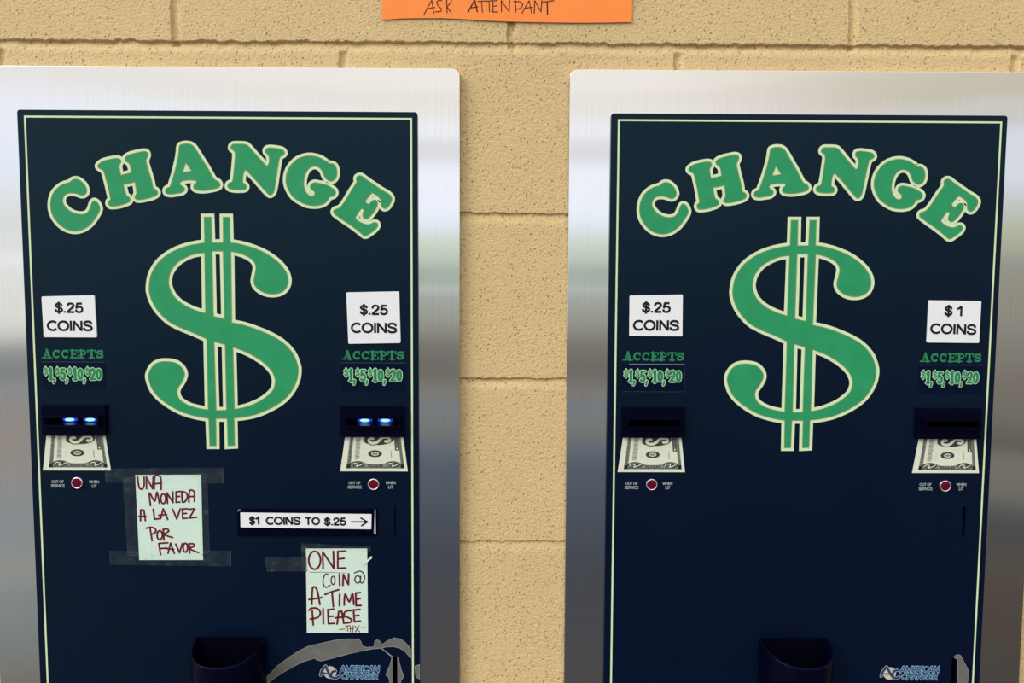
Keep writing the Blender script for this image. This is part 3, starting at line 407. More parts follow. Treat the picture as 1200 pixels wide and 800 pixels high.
def ribbon(mb, pts, w, d, mi=0, closed=False, miter=False, caps=False, to=L):
    N = len(pts)
    for i in range(N if closed else N - 1):
        a, b_ = pts[i], pts[(i + 1) % N]
        dx, dy = b_[0] - a[0], b_[1] - a[1]
        l = math.hypot(dx, dy)
        if l < 1e-6:
            continue
        nx, ny = -dy / l * w / 2, dx / l * w / 2
        e = mb.lift(d)
        mb.poly([to((a[0] - nx, a[1] - ny), e), to((b_[0] - nx, b_[1] - ny), e), to((b_[0] + nx, b_[1] + ny), e), to((a[0] + nx, a[1] + ny), e)], mi)
    for i in range(N):
        end = not closed and i in (0, N - 1)
        if end and not caps:
            continue
        p = pts[i]
        if miter and len(p) > 2 and not end:
            a, c = pts[i - 1], pts[(i + 1) % N]
            u = Vector((p[0] - a[0], p[1] - a[1])).normalized()
            v_ = Vector((c[0] - p[0], c[1] - p[1])).normalized()
            cr = u.x * v_.y - u.y * v_.x
            if abs(cr) > 0.1:
                s = -1 if cr > 0 else 1
                n1 = Vector((-u.y, u.x)) * s * w / 2
                n2 = Vector((-v_.y, v_.x)) * s * w / 2
                mdir = (n1 + n2)
                if mdir.length > w * 0.2:
                    mp_ = mdir * ((w / 2) ** 2 * 2 / mdir.length_squared)
                    q = [(p[0], p[1]), (p[0] + n1.x, p[1] + n1.y), (p[0] + mp_.x, p[1] + mp_.y), (p[0] + n2.x, p[1] + n2.y)]
                    if s > 0:
                        q.reverse()
                    e = mb.lift(d, 1)
                    mb.poly([to(z, e) for z in q], mi)
            continue
        disc(mb, p, w / 2, d, mi, to=to)

def prism(mb, loops, d0, d1, mi=0, to=L, side_mi=None, back=True):
    """Solid with holes: front at d1, back at d0 (mm in front of the panel)."""
    fill(mb, loops, d1, mi, to)
    if back:
        n0 = len(mb.f)
        fill(mb, loops, d0, mi, to)
        for k in range(n0, len(mb.f)):
            mb.f[k] = tuple(reversed(mb.f[k]))
    for j, lp in enumerate(loops):
        ar = sum(lp[i][0] * lp[(i + 1) % len(lp)][1] - lp[(i + 1) % len(lp)][0] * lp[i][1] for i in range(len(lp)))
        q = lp if (ar > 0) == (j == 0) else lp[::-1]
        for i in range(len(q)):
            a, c = q[i], q[(i + 1) % len(q)]
            mb.poly([to(a, d1), to(a, d0), to(c, d0), to(c, d1)], mi if side_mi is None else side_mi)

def rrect(x0, y0, x1, y1, r, n=5):
    out = []
    for cx, cy, a0 in ((x1 - r, y1 - r, 0), (x0 + r, y1 - r, 90), (x0 + r, y0 + r, 180), (x1 - r, y0 + r, 270)):
        for k in range(n + 1):
            a = math.radians(a0 + 90 * k / n)
            out.append((cx + r * math.cos(a), cy + r * math.sin(a)))
    return out

def rquad(q, r=1.0, n=3):
    """Rounded-corner loop from four corner points."""
    out = []
    for i in range(4):
        p, a, c = Vector(q[i][:2]), Vector(q[i - 1][:2]), Vector(q[(i + 1) % 4][:2])
        s, e = p + (a - p).normalized() * r, p + (c - p).normalized() * r
        for k in range(n + 1):
            t0 = k / n
            b0 = s * (1 - t0) ** 2 + p * 2 * t0 * (1 - t0) + e * t0 ** 2
            out.append((b0.x, b0.y))
    return out

def bevel(o, w, seg=2, ang=40):
    mdf = o.modifiers.new('bevel', 'BEVEL')
    mdf.width, mdf.segments, mdf.limit_method, mdf.angle_limit = w, seg, 'ANGLE', math.radians(ang)
    return o

# ------------------------------------------------------------------ stroke lettering
def arc(cx, cy, rx, ry, a0, a1, n=16):
    return [(cx + rx * math.cos(math.radians(a0 + (a1 - a0) * k / n)), cy + ry * math.sin(math.radians(a0 + (a1 - a0) * k / n))) for k in range(n + 1)]
def spl(p, n=5):
    return smooth_loop(p, n, closed=False)
T = 0.075
S_SHAPE = [(.60, .72), (.54, .87), (.36, .925), (.17, .87), (.10, .73), (.17, .60), (.36, .52), (.55, .44), (.62, .28), (.55, .13), (.36, .075), (.16, .12), (.07, .28)]
FONT = {
    'C': (.76, [arc(.43, .5, .35, .425, 42, 318)]), 'O': (.84, [arc(.42, .5, .345, .425, 0, 360, 24)]),
    'I': (.22, [[(.11, 0), (.11, 1)]]), 'N': (.74, [[(.1, 0), (.1, 1)], [(.1, .96), (.64, .04)], [(.64, 0), (.64, 1)]]),
    'S': (.70, [spl(S_SHAPE)]), '.': (.26, [[(.13, 0), (.13, .19)]]),
    '$': (.58, [spl([(x * .82, y * .94 + .03) for x, y in S_SHAPE]), [(.29, -.12), (.29, 1.1)]]),
    '2': (.60, [spl([(.08, .70), (.13, .86), (.29, .925), (.45, .87), (.51, .72), (.45, .56), (.30, .38), (.16, .22), (.09, .09)]), [(.05, T), (.55, T)]]),
    '5': (.60, [[(.52, .92), (.18, .92), (.11, .49)], spl([(.11, .49), (.20, .58), (.33, .60), (.47, .53), (.53, .35), (.47, .15), (.31, .07), (.15, .12), (.08, .26)])]),
    '1': (.50, [[(.04, .70), (.22, .80), (.33, 1)], [(.34, 0), (.34, 1)]]),
    '0': (.60, [arc(.3, .5, .22, .425, 0, 360, 20)]), 'T': (.66, [[(.33, 0), (.33, .93)], [(.02, .925), (.64, .925)]]),
    'A': (.74, [[(.06, 0), (.36, 1)], [(.68, 0), (.38, 1)], [(.18, .33), (.56, .33)]]),
    'E': (.62, [[(.1, 0), (.1, 1)], [(.1, .925), (.58, .925)], [(.1, .52), (.54, .52)], [(.1, T), (.6, T)]]),
    'F': (.58, [[(.1, 0), (.1, 1)], [(.1, .925), (.56, .925)], [(.1, .5), (.5, .5)]]),
    'M': (.86, [[(.1, 0), (.1, 1)], [(.1, .97), (.43, .05)], [(.43, .05), (.76, .97)], [(.76, 0), (.76, 1)]]),
    'R': (.70, [[(.1, 0), (.1, 1)], [(.1, .925), (.42, .925)] + arc(.42, .70, .18, .225, 90, -90, 8) + [(.1, .475)], [(.4, .47), (.64, 0)]]),
    'H': (.74, [[(.1, 0), (.1, 1)], [(.64, 0), (.64, 1)], [(.1, .53), (.64, .53)]]),
    'G': (.82, [arc(.43, .5, .35, .425, 42, 330), [(.76, .06), (.76, .46), (.46, .46)]]),
    'U': (.72, [[(.1, 1), (.1, .35)] + arc(.36, .35, .26, .275, 180, 360, 10) + [(.62, 1)]]),
    'V': (.70, [[(.04, 1), (.35, 0)], [(.66, 1), (.35, 0)]]), 'L': (.56, [[(.1, 0), (.1, 1)], [(.1, T), (.54, T)]]),
    'W': (.94, [[(.04, 1), (.25, 0)], [(.25, 0), (.47, .96)], [(.47, .96), (.69, 0)], [(.69, 0), (.90, 1)]]), ' ': (.30, []),
    ',': (.24, [[(.12, .14), (.12, -.02), (.04, -.2)]]),
}
def text(mb, s, box, thick, d, mi=0, to=L, grow=0.0, slant=0.0, caps=False):
    """Lettering fitted to a box ((left, top), (right, bottom)) in mm."""
    wid = sum(FONT[ch][0] for ch in s)
    (x0, y1), (x1, y0) = box
    hh, skew = abs(y1 - y0), 0.0
    sx, sy = (x1 - x0) / wid, hh
    x = 0.0
    for ch in s:
        w_, strokes = FONT[ch]
        for st in strokes:
            pts = [(x0 + (x + px) * sx + slant * py * hh, y0 + py * sy) for px, py in st]
            ribbon(mb, pts, thick * hh + grow, d, mi, to=to, caps=caps or grow > 0)
        x += w_

# slab-serif lettering for the small printed words
SERIF = {
    'A': (1.0, [([(.50, .98), (.76, .05)], .30), ([(.50, .98), (.24, .05)], .17), ([(.3, .34), (.68, .34)], .15), ([(.02, .08), (.42, .08)], .17), ([(.54, .08), (.99, .08)], .17)]),
    'C': (.86, [(arc(.45, .5, .30, .38, 50, 310), .26), ([(.70, .93), (.72, .60)], .15)]),
    'E': (.88, [([(.28, .04), (.28, .96)], .30), ([(.06, .92), (.80, .92)], .17), ([(.78, .95), (.78, .66)], .14), ([(.28, .5), (.6, .5)], .16), ([(.58, .66), (.58, .36)], .12), ([(.06, .08), (.84, .08)], .17), ([(.82, .06), (.82, .36)], .14)]),
    'P': (.86, [([(.28, .04), (.28, .96)], .30), ([(.06, .92), (.5, .92)] + arc(.5, .68, .22, .22, 90, -90, 8) + [(.28, .44)], .20), ([(.06, .08), (.56, .08)], .17)]),
    'T': (.90, [([(.45, .04), (.45, .96)], .30), ([(.05, .92), (.85, .92)], .17), ([(.08, .95), (.08, .62)], .15), ([(.82, .95), (.82, .62)], .15), ([(.2, .08), (.7, .08)], .17)]),
    'S': (.78, [(spl([(x * 1.0 + .02, y * .86 + .07) for x, y in S_SHAPE]), .25), ([(.64, .96), (.64, .68)], .12), ([(.10, .05), (.10, .34)], .12)]),
    '1': (.56, [([(.3, .03), (.3, .97)], .30), ([(.08, .08), (.52, .08)], .16), ([(.08, .80), (.3, .90)], .18)]),
    '5': (.66, [([(.56, .90), (.18, .90), (.14, .52)], .22), (spl([(.14, .52), (.28, .60), (.48, .54), (.54, .34), (.44, .13), (.25, .09), (.12, .2)]), .26)]),
    '2': (.66, [(spl([(.12, .72), (.2, .88), (.36, .92), (.5, .8), (.5, .62), (.36, .4), (.16, .14)]), .26), ([(.06, .1), (.58, .1)], .22)]),
    '0': (.68, [(arc(.34, .5, .2, .38, 0, 360, 18), .26)]),
    '$': (.50, [(spl([(x * .62 + .02, y * .86 + .07) for x, y in S_SHAPE]), .18), ([(.23, -.06), (.23, 1.08)], .09)]),
    ',': (.26, [([(.14, .1), (.12, -.06), (.04, -.22)], .20)]),
}
def serif_text(mb, s, box, d, mi=0, grow=0.0, small='$', to=L):
    (x0, y1), (x1, y0) = box
    hh = abs(y1 - y0)
    wid = sum(SERIF[ch][0] for ch in s)
    sx, x = (x1 - x0) / wid, 0.0
    for ch in s:
        w_, strokes = SERIF[ch]
        k, oy = (0.62, 0.42) if ch in small else (1.0, 0.0)
        for st, th in strokes:
            pts = [(x0 + (x + px) * sx, y0 + (py * k + oy) * hh) for px, py in st]
            ribbon(mb, pts, th * hh * (0.8 if ch in small else 1) * min(1, sx / hh * 1.15) + grow, d, mi, to=to, caps=True)
        x += w_

# ------------------------------------------------------------------ the block wall (real relief)
z_joint = [EYE + v_ for v_ in (0.6974, 0.4942, 0.2910, 0.0885, -0.1131, -0.3188, -0.522, -0.725)]
def wall():
    def axis(lo, hi, coarse, fine, marks, before, after):
        out, v_ = [], lo
        while v_ < hi:
            out.append(v_)
            v_ += fine if any(-before < v_ - m_ < after for m_ in marks) else coarse
        return np.array(out)
    heads = (-0.8039, -0.607, -0.3975, -0.198, 0.0044, 0.2045, 0.4136, 0.611, 0.82)
    xs = axis(-1.2, 1.35, 0.0016, 0.0007, heads, 0.009, 0.003)
    zs = axis(EYE - 0.62, EYE + 0.46, 0.0030, 0.0006, z_joint, 0.006, 0.003)
    X, Z = np.meshgrid(xs, zs)
    rg = np.random.default_rng(3)
    def noise1(n, k):
        a = rg.normal(size=n + 4 * k)
        ker = np.hanning(2 * k + 1)
        ker /= np.sqrt((ker ** 2).sum())
        return np.convolve(a, ker, 'same')[2 * k:2 * k + n]
    Y = np.zeros_like(X)
    def sst(a, b, v_):
        t0 = np.clip((v_ - a) / (b - a), 0, 1)
        return t0 * t0 * (3 - 2 * t0)
    # bed joints: the block above overhangs with a ragged lip, the mortar slopes up to the block below
    for j, zj in enumerate(z_joint):
        depth = (0.0042 if zj > EYE + 0.2 else 0.0027) if zj > EYE - 0.2 else 0.0015
        rag = noise1(len(xs), 4)
        edge = zj + 0.0006 * rag * (np.abs(rag) > 0.5) + 0.0003 * noise1(len(xs), 1) + 0.00012 * noise1(len(xs), 30)
        dz = edge[None, :] - Z
        prof = sst(-0.0005, 0.0007, dz) * (1 - sst(0.0012, 0.014, dz))
        Y += depth * prof * (1 + 0.12 * noise1(len(xs), 12))[None, :]
    # head joints, staggered from course to course
    rows = [(z_joint[2], 9, (-0.8039, -0.3975, 0.0044, 0.4136, 0.82)), (z_joint[3], z_joint[2], (-0.607, -0.198, 0.2045, 0.611)),
            (z_joint[4], z_joint[3], (-0.40, 0.41)), (z_joint[5], z_joint[4], (-0.2, 0.2045)), (z_joint[6], z_joint[5], (-0.40, 0.41)), (-9, z_joint[6], (-0.2, 0.2045))]
    for lo, hi, joints in rows:
        inrow = ((Z > lo - 0.006) & (Z < hi - 0.012)).astype(float)
        for xj in joints:
            e = xj - 0.005 + 0.0005 * noise1(len(zs), 3)
            dx = X - e[:, None]
            prof = sst(-0.0006, 0.0012, dx) * (1 - sst(0.006, 0.012, dx))
            Y += inrow * 0.0040 * prof
    n, k = len(zs), len(xs)
    co_ = np.stack([X, Y, Z], -1).reshape(-1, 3)
    idx = np.arange(n * k).reshape(n, k)
    q = np.stack([idx[:-1, :-1], idx[:-1, 1:], idx[1:, 1:], idx[1:, :-1]], -1).reshape(-1, 4)
    # plain wall around, and a back, so that the wall is a solid slab
    x0, x1, z0, z1 = xs[0], xs[-1], zs[0], zs[-1]
    base = len(co_)
    ring = np.array([(-3, 0, 0), (3.2, 0, 0), (3.2, 0, 2.6), (-3, 0, 2.6), (x0, 0, z0), (x1, 0, z0), (x1, 0, z1), (x0, 0, z1),
                     (-3, .19, 0), (3.2, .19, 0), (3.2, .19, 2.6), (-3, .19, 2.6)], float)
    co_ = np.vstack([co_, ring])
    f = [(0, 1, 5, 4), (1, 2, 6, 5), (2, 3, 7, 6), (3, 0, 4, 7), (9, 8, 11, 10), (0, 8, 9, 1), (1, 9, 10, 2), (2, 10, 11, 3), (3, 11, 8, 0)]
    faces = q.tolist() + [tuple(base + i for i in ff) for ff in f]
    me = bpy.data.meshes.new('wall_back')
    me.from_pydata(co_.tolist(), [], faces)
    me.polygons.foreach_set('use_smooth', [i < len(q) for i in range(len(faces))])
    me.materials.append(M['block'])
    o = link('wall_back', me)
    o['kind'] = 'structure'
wall()

# ------------------------------------------------------------------ change machines
B = TAB['BOX']
PW = 236.6            # half width of the dark panel, mm
def acceptor_opening(k):
    (x0, y1), (x1, y0) = B['lip'][k]
    return x0 + 2.6, y0 + 2.4, x1 - 2.6, y1 - 2.4

def bill_map(q):
    tl, tr_, br, bl = q
    def f(u, v):
        a = (tl[0] + (tr_[0] - tl[0]) * u, tl[1] + (tr_[1] - tl[1]) * u)
        c = (bl[0] + (br[0] - bl[0]) * u, bl[1] + (br[1] - bl[1]) * u)
        return (a[0] + (c[0] - a[0]) * v, a[1] + (c[1] - a[1]) * v)
    return f

def bill_print(k, parent):
    q = TAB['BILL'][k]
    f = bill_map(q)
    tl, tr_, br, bl = q
    mb = MB()
    prism(mb, [[bl, br, tr_, tl]], 0.02, 0.2, 0)
    st = mb.build('bill_sticker', [M['bill_cream']], parent)
    mb = MB()
    mb.step = 0.0004
    r = random.Random(5)
    def quad(u0, v0, u1, v1, d, mi):
        mb.poly([L(f(u0, v1), d), L(f(u1, v1), d), L(f(u1, v0), d), L(f(u0, v0), d)], mi)
    def loop(pts, w, d, mi, closed=False):
        ribbon(mb, [f(*p) for p in pts], w, d, mi, closed=closed, caps=True)
    def oval(cu, cv, ru, rv, d, mi):
        mb.poly([L(f(cu + ru * math.cos(2 * math.pi * i / 20), cv - rv * math.sin(2 * math.pi * i / 20)), d) for i in range(20)], mi)
    INK, GREY, CREAM = 0, 1, 2
    # engraved border all round three sides
    quad(.085, 0, .145, .92, .24, GREY)
    quad(.905, 0, .955, .92, .24, GREY)
    quad(.085, .80, .955, .92, .24, GREY)
    for i in range(26):
        v0 = .02 + i * .034
        quad(.09 + r.random() * .02, v0, .125 + r.random() * .02, v0 + .018, .26, INK)
        quad(.912 + r.random() * .012, v0, .937 + r.random() * .015, v0 + .018, .26, INK)
    for i in range(30):
        u0 = .1 + i * .0285
        quad(u0, .86 + r.random() * .02, u0 + .016, .90 + r.random() * .015, .26, INK)
    # column of small type on the left
    quad(.19, 0, .275, .70, .24, CREAM)
    for i in range(24):
        v0 = .01 + i * .028
        quad(.195, v0, .255 + r.random() * .02, v0 + .017, .26, GREY if i % 4 else INK)
    # black ornament behind the big figure at the top
    quad(.33, 0, .42, .2, .24, GREY)
    quad(.74, 0, .905, .12, .24, GREY)
    oval(.40, .12, .07, .12, .25, INK)
    oval(.75, .10, .07, .10, .25, INK)
    quad(.40, 0, .76, .10, .245, INK)
    oval(.58, .13, .20, .14, .25, INK)
    s2 = [(.48, .09), (.43, .09), (.41, .15), (.45, .21), (.52, .21), (.57, .165), (.61, .10), (.66, .06), (.73, .06), (.765, .115), (.74, .165), (.69, .165)]
    loop(spl(s2, 6), 5.6, .27, INK)
    loop(spl(s2, 6), 3.3, .30, CREAM)
    # lettering block on the right, hatching beside it
    quad(.84, .06, .905, .42, .26, INK)
    for i in range(7):
        quad(.855, .09 + i * .045, .885 + r.random() * .01, .11 + i * .045, .28, GREY)
    oval(.875, .37, .012, .025, .29, CREAM)
    # seal in the middle
    oval(.515, .51, .112, .098, .26, INK)
    oval(.515, .51, .100, .086, .265, INK)
    loop([(.515 + .055 * math.cos(a / 8 * 6.283), .51 - .045 * math.sin(a / 8 * 6.283)) for a in range(8)], .9, .28, CREAM, True)
    oval(.515, .51, .035, .032, .29, GREY)
    # small signatures
    for i in range(9):
        quad(.765 + r.random() * .008, .42 + i * .024, .778 + r.random() * .006, .435 + i * .024, .26, INK)
    for i in range(6):
        quad(.325 + r.random() * .008, .46 + i * .03, .338, .472 + i * .03, .26, GREY)
    # corner scrolls at the bottom
    for cu in (.25, .79):
        oval(cu, .80, .115, .085, .265, INK)
        loop(spl([(cu - .09, .83), (cu - .05, .77), (cu, .80), (cu - .02, .86), (cu + .04, .83), (cu + .09, .78)], 4), 1.0, .285, CREAM)
        loop(spl([(cu - .06, .86), (cu, .75), (cu + .07, .74), (cu + .08, .80)], 4), .7, .285, GREY)
    for cu in (.44, .52, .60):
        oval(cu, .845, .035, .035, .27, INK)
        oval(cu, .845, .016, .015, .28, GREY)
    loop(spl([(.34, .76), (.40, .80), (.46, .82)], 4), .7, .28, INK)
    loop(spl([(.70, .76), (.64, .80), (.58, .82)], 4), .7, .28, INK)
    mb.build('engraving', [M['bill_ink'], M['bill_grey'], M['bill_cream']], st)

def machine(cx, which, label):
    root = thing('change_machine', label, 'change machine', (cx, 0, 0.75), 'coin change machines on the wall')
    # --- stainless surround: an open frame with turned edges
    wl, wr_ = (-0.289, 0.2866) if which == 0 else (-0.2859, 0.2893)
    outer = rrect(wl * 1000, -H * 1000, wr_ * 1000, 51.7, 9)
    inner = rrect(-PW + 8, -870, PW - 8, -8, 4)
    mb = MB()
    prism(mb, [outer, inner], -13.2, -4.0)
    o = bevel(mb.build('face_plate', M['steel'], root, weld=True), 0.0012, 2)
    uv = o.data.uv_layers.new(name='UVMap')
    for lp in o.data.loops:
        p = o.data.vertices[lp.vertex_index].co
        uv.data[lp.index].uv = (p.x + p.y * .3, p.z + p.y * .3)
    # --- dark door panel, cut through at the bill and key slots
    holes = [rrect(*acceptor_opening(k), 0.8) for k in (0, 1)]
    (x0, y1), (x1, y0) = TAB['KEYSLOT'][which]
    holes.append(rrect(x0, y1 - 58, x1, y1, 1.2))
    (x0, y1), (x1, y0) = TAB['SLIT'][which]
    holes.append(rrect(x0 - .1, y0, x1 + .1, y1, 0.5))
    mb = MB()
    prism(mb, [rrect(-PW, -880, PW, 0, 3.2)] + holes, -4.0, 0)
    panel = bevel(mb.build('door_panel', M['navy'], root, weld=True), 0.0006, 2)
    for lp in holes:      # backing that closes each slot from behind
        mb = MB()
        xa, xb = min(p[0] for p in lp) - 1, max(p[0] for p in lp) + 1
        ya, yb = min(p[1] for p in lp) - 1, max(p[1] for p in lp) + 1
        prism(mb, [[(xa, ya), (xb, ya), (xb, yb), (xa, yb)]], -11.5, -10.5)
        prism(mb, [[(xa, ya), (xb, ya), (xb, yb), (xa, yb)], [(xa + 1, ya + 1), (xb - 1, ya + 1), (xb - 1, yb - 1), (xa + 1, yb - 1)]], -10.5, -4.05)
        mb.build('slot_backing', M['deep_black'], panel)
    # border stripe
    mb = MB()
    bl = [(-227.1, -871, 1), (227.9, -871, 1), (229.2, -8, 1), (-227.5, -8, 1)]
    ribbon(mb, bl, 4.2, .05, 0, True, True)
    ribbon(mb, bl, 2.2, .22, 1, True, True)
    mb.build('border_stripe', [M['edge_black'], M['cream']], panel)
    # arched heading
    mb = MB()
    for loops in TAB['HEADING']:
        sl = [smooth_loop(lp, 4) for lp in loops]
        for lp in sl:
            ribbon(mb, lp, 9.0, .05, 0, True)
            ribbon(mb, lp, 7.4, .22, 1, True)
            ribbon(mb, lp, 0.9, .40, 2, True)
        fill(mb, sl, .395, 3)
    mb.build('heading_lettering', [M['edge_black'], M['cream'], M['gold'], M['green']], panel)
    # dollar sign
    mb = MB()
    sl = [smooth_loop(lp, 4) for lp in TAB['DOLLAR']]
    for lp in sl:
        ribbon(mb, lp, 10.0, .05, 0, True, True)
        ribbon(mb, lp, 8.2, .22, 1, True, True)
        ribbon(mb, lp, 0.9, .40, 2, True)
    fill(mb, sl, .395, 3)
    mb.build('dollar_sign', [M['edge_black'], M['cream'], M['gold'], M['green']], panel)
    # maker's mark
    lg = TAB['LOGO'][which]
    mb = MB()
    gx, gy = lg['globe'][0]
    disc(mb, (gx, gy), 8.6, .06, 1, 24)
    disc(mb, (gx, gy), 8.0, .10, 2, 24)
    for off in (-3.2, 0.6, 4.2):
        ribbon(mb, spl([(gx - 7, gy + off - 1), (gx, gy + off + 1), (gx + 7, gy + off - 1)], 4), .5, .12, 3)
    for pts in (lg['A'], lg['C']):
        s_ = spl(pts, 5) if pts is lg['C'] else pts
        ribbon(mb, s_, 4.0, .20, 3, caps=True)
        ribbon(mb, s_, 2.4, .36, 1, caps=True)
    a, c = lg['A'][1], lg['A'][-1]
    ribbon(mb, [(a[0], a[1] - 1.5), (c[0] - 1, c[1] + 3)], 1.6, .36, 1)
    for s_, bx in (('AMERICAN', lg['am']), ('CHANGER', lg['ch'])):
        text(mb, s_, bx, .30, .10, 0, grow=.25, slant=.12)
        text(mb, s_, bx, .15, .26, 1, slant=.12)
    mb.build('maker_logo', [M['logo_blue'], M['logo_deep'], M['logo_tan'], M['print_grey']], panel)
    # torn film beside the key slot
    lps = TAB['RES_A' if which == 0 else 'RES_B']
    (kx0, ky1), (kx1, ky0) = TAB['KEYSLOT'][which]
    hole = [(kx0 + .1, ky1 - 57), (kx1 - .1, ky1 - 57), (kx1 - .1, ky1 - .3), (kx0 + .1, ky1 - .3)]
    for j, lp in enumerate(lps):
        mb = MB()
        lp = [p[:2] for p in lp]
        if which == 0 and j == 1:
            bot = min(p[1] for p in lp) + 1
            for sgn in (0, 1):
                side = [p for p in lp if (p[0] < kx0 + .2 if sgn == 0 else p[0] > kx1 - .2)]
                side.sort(key=lambda p: -p[1])
                e = kx0 + .1 if sgn == 0 else kx1 - .1
                pl = [(e, ky1)] + side + [(e, side[-1][1])]
                prism(mb, [pl], .02, .12)
                ribbon(mb, side, .5, .15, 1)
        else:
            prism(mb, [lp], .02, .12)
            ribbon(mb, lp, .5, .15, 1, True)
        mb.build('torn_film_patch', [M['residue'], M['residue_edge']], panel)

    for k in (0, 1):
        # bank-note slot: stepped black bezel with a deeper mouth
        (x0, y1), (x1, y0) = B['block'][k]
        op = rrect(*acceptor_opening(k), 0.8)
        mb = MB()
        prism(mb, [rrect(x0, y0, x1, y1, 1.5), op], 0.02, 5.5)
        acc = bevel(mb.build('bill_acceptor', M['black_plastic'], root, weld=True), 0.0006, 2)
        (x0, y1), (x1, y0) = B['lip'][k]
        mb = MB()
        prism(mb, [rrect(x0, y0, x1, y1, 1.2), op], 5.5, 11.5)
        bevel(mb.build('slot_lip', M['black_plastic'], acc, weld=True), 0.0007, 2)
        if which == 0:
            ox0, oy0, ox1, oy1 = acceptor_opening(k)
            mx_, my_ = (ox0 + ox1) / 2, (oy0 + oy1) / 2 - 1.2
            for s in (-1, 1):
                mb = MB()
                for (rx, ry, d0, d1, mi) in ((9.5, 3.6, -10.4, -9.2, 0), (5.9, 2.0, -9.2, -7.4, 1)):
                    n = 24
                    ring = lambda sc, d: [L((mx_ + s * 12.6 + rx * sc * math.cos(2 * math.pi * i / n), my_ + ry * sc * math.sin(2 * math.pi * i / n)), d) for i in range(n)]
                    lv = [ring(1, d0), ring(.92, d0 + (d1 - d0) * .6), ring(.6, d0 + (d1 - d0) * .92), ring(.2, d1)]
                    for q0, q1 in zip(lv, lv[1:]):
                        for i in range(n):
                            mb.poly([q0[i], q0[(i + 1) % n], q1[(i + 1) % n], q1[i]], mi)
                    mb.poly(lv[-1], mi)
                sl_ = mb.build('slot_light', [M['led_halo'], M['led_core']], acc, smooth=True)
                sl_['label'] = 'lit blue slot light'
        # bank note picture under the slot
        bill_print(k, root)
        # ACCEPTS and the note values on their sticker
        mb = MB()
        serif_text(mb, 'ACCEPTS', B['accepts'][k], .10, 0, small='', grow=-.35)
        mb.build('accepts_lettering', [M['dim_green']], panel)
        (x0, y1), (x1, y0) = B['patch'][k]
        mb = MB()
        prism(mb, [rrect(x0, y0, x1, y1, .6)], .02, .4)
        pat = mb.build('value_sticker', M['patch_navy'], root)
        mb = MB()
        (x0, y1), (x1, y0) = B['denom'][k]
        bx = ((x0 + 1, y1), (x1 - 1, y0 + 3.2))
        serif_text(mb, '$1,$5,$10,$20', bx, .46, 0, grow=1.5)
        serif_text(mb, '$1,$5,$10,$20', bx, .64, 1, grow=-.25)
        mb.build('value_lettering', [M['pale_green'], M['dim_green']], pat)
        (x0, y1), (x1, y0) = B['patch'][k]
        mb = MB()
        peeled = which == 1 and k == 0
        ribbon(mb, [(x0 + (8 if peeled else 0), y1), (x1, y1)], 1.1 if peeled else .7, .48, 0)  # pale strip painted where the raised sticker edge catches light
        if peeled:
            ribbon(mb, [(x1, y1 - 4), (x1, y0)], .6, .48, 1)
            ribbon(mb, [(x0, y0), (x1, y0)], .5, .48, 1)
        mb.build('lit_sticker_edge', [M['edge_lit_grey' if peeled else 'edge_lit_dim'], M['edge_lit_dim']], pat)
        # out-of-service lamp with its lettering
        c = B['lamp'][k][0]
        mb, n = MB(), 32
        def lathe(prof, mi):
            rings = [[L((c[0] + r0 * math.cos(2 * math.pi * i / n), c[1] + r0 * math.sin(2 * math.pi * i / n)), d0) for i in range(n)] for r0, d0 in prof]
            for q0, q1 in zip(rings, rings[1:]):
                for i in range(n):
                    mb.poly([q0[i], q0[(i + 1) % n], q1[(i + 1) % n], q1[i]], mi)
            return rings[-1]
        lathe([(7.3, .05), (7.3, 1.6), (7.0, 2.3), (6.3, 2.6), (5.7, 2.3), (5.5, 1.0)], 0)
        lamp = mb.build('indicator_lamp', M['chrome'], root, smooth=True)
        mb = MB()
        mb.poly(lathe([(5.5, .8), (5.45, 1.3), (4.8, 1.7), (3.2, 2.0), (1.2, 2.15)], 0), 0)
        le = mb.build('lens', M['red_lens'], lamp, smooth=True)
        le['label'] = 'dark red lens'
        for pair in ((('OUT OF', 'out_of'), ('SERVICE', 'service')), (('WHEN', 'when'), ('LIT', 'lit'))):
            mb = MB()
            for s_, key in pair:
                text(mb, s_, B[key][k], .2, .10)
            mb.build('lamp_lettering', M['print_grey'], panel)
        # white coin label
        quad_, words = TAB['LABELS'][which * 2 + k]
        mb = MB()
        lp = rquad([quad_[3], quad_[2], quad_[1], quad_[0]], 1.6)
        prism(mb, [lp], .02, 2.0)
        lab = bevel(mb.build('coin_label', M['label'], root, weld=True), 0.0004, 2)
        lab['label'] = 'white plaque reading ' + ' '.join(w_[0] for w_ in words)
        mb = MB()
        for s_, bx in words:
            tilt = -0.02 if which == 1 and k == 1 else 0
            xm = (bx[0][0] + bx[1][0]) / 2
            text(mb, s_, bx, .22, 2.08, to=lambda p, d: L((p[0], p[1] + (p[0] - xm) * tilt), d))
        mb.build('label_lettering', M['black_ink'], lab)

    # --- coin cup: half-round tray, rim falling towards the front
    (x0, yb), (x1, _) = TAB['CUP'][which]
    cxm, a_, dp = (x0 + x1) / 2, (x1 - x0) / 2, 52.0
    n = 40
    def ring(inset, top):
        out = []
        for i in range(n + 1):
            th = math.pi * i / n
            e_ = 0.86
            cs, sn = math.cos(th), math.sin(th)
            xx = (a_ - inset) * math.copysign(abs(cs) ** e_, cs)
            yy = .05 + (dp - inset) * abs(sn) ** e_
            zz = (yb - 14.0 * (yy / dp)) + top if top > -50 else yb + top
            out.append(L((cxm + xx, zz), yy))
        return out
    prof = [(6, -118), (1.5, -112), (0, -104), (0, -2.2), (.35, -.8), (1.2, 0), (2.2, -.3), (2.8, -1.6), (3.0, -100)]
    rings = [ring(i_, t0) for i_, t0 in prof]
    mb = MB()
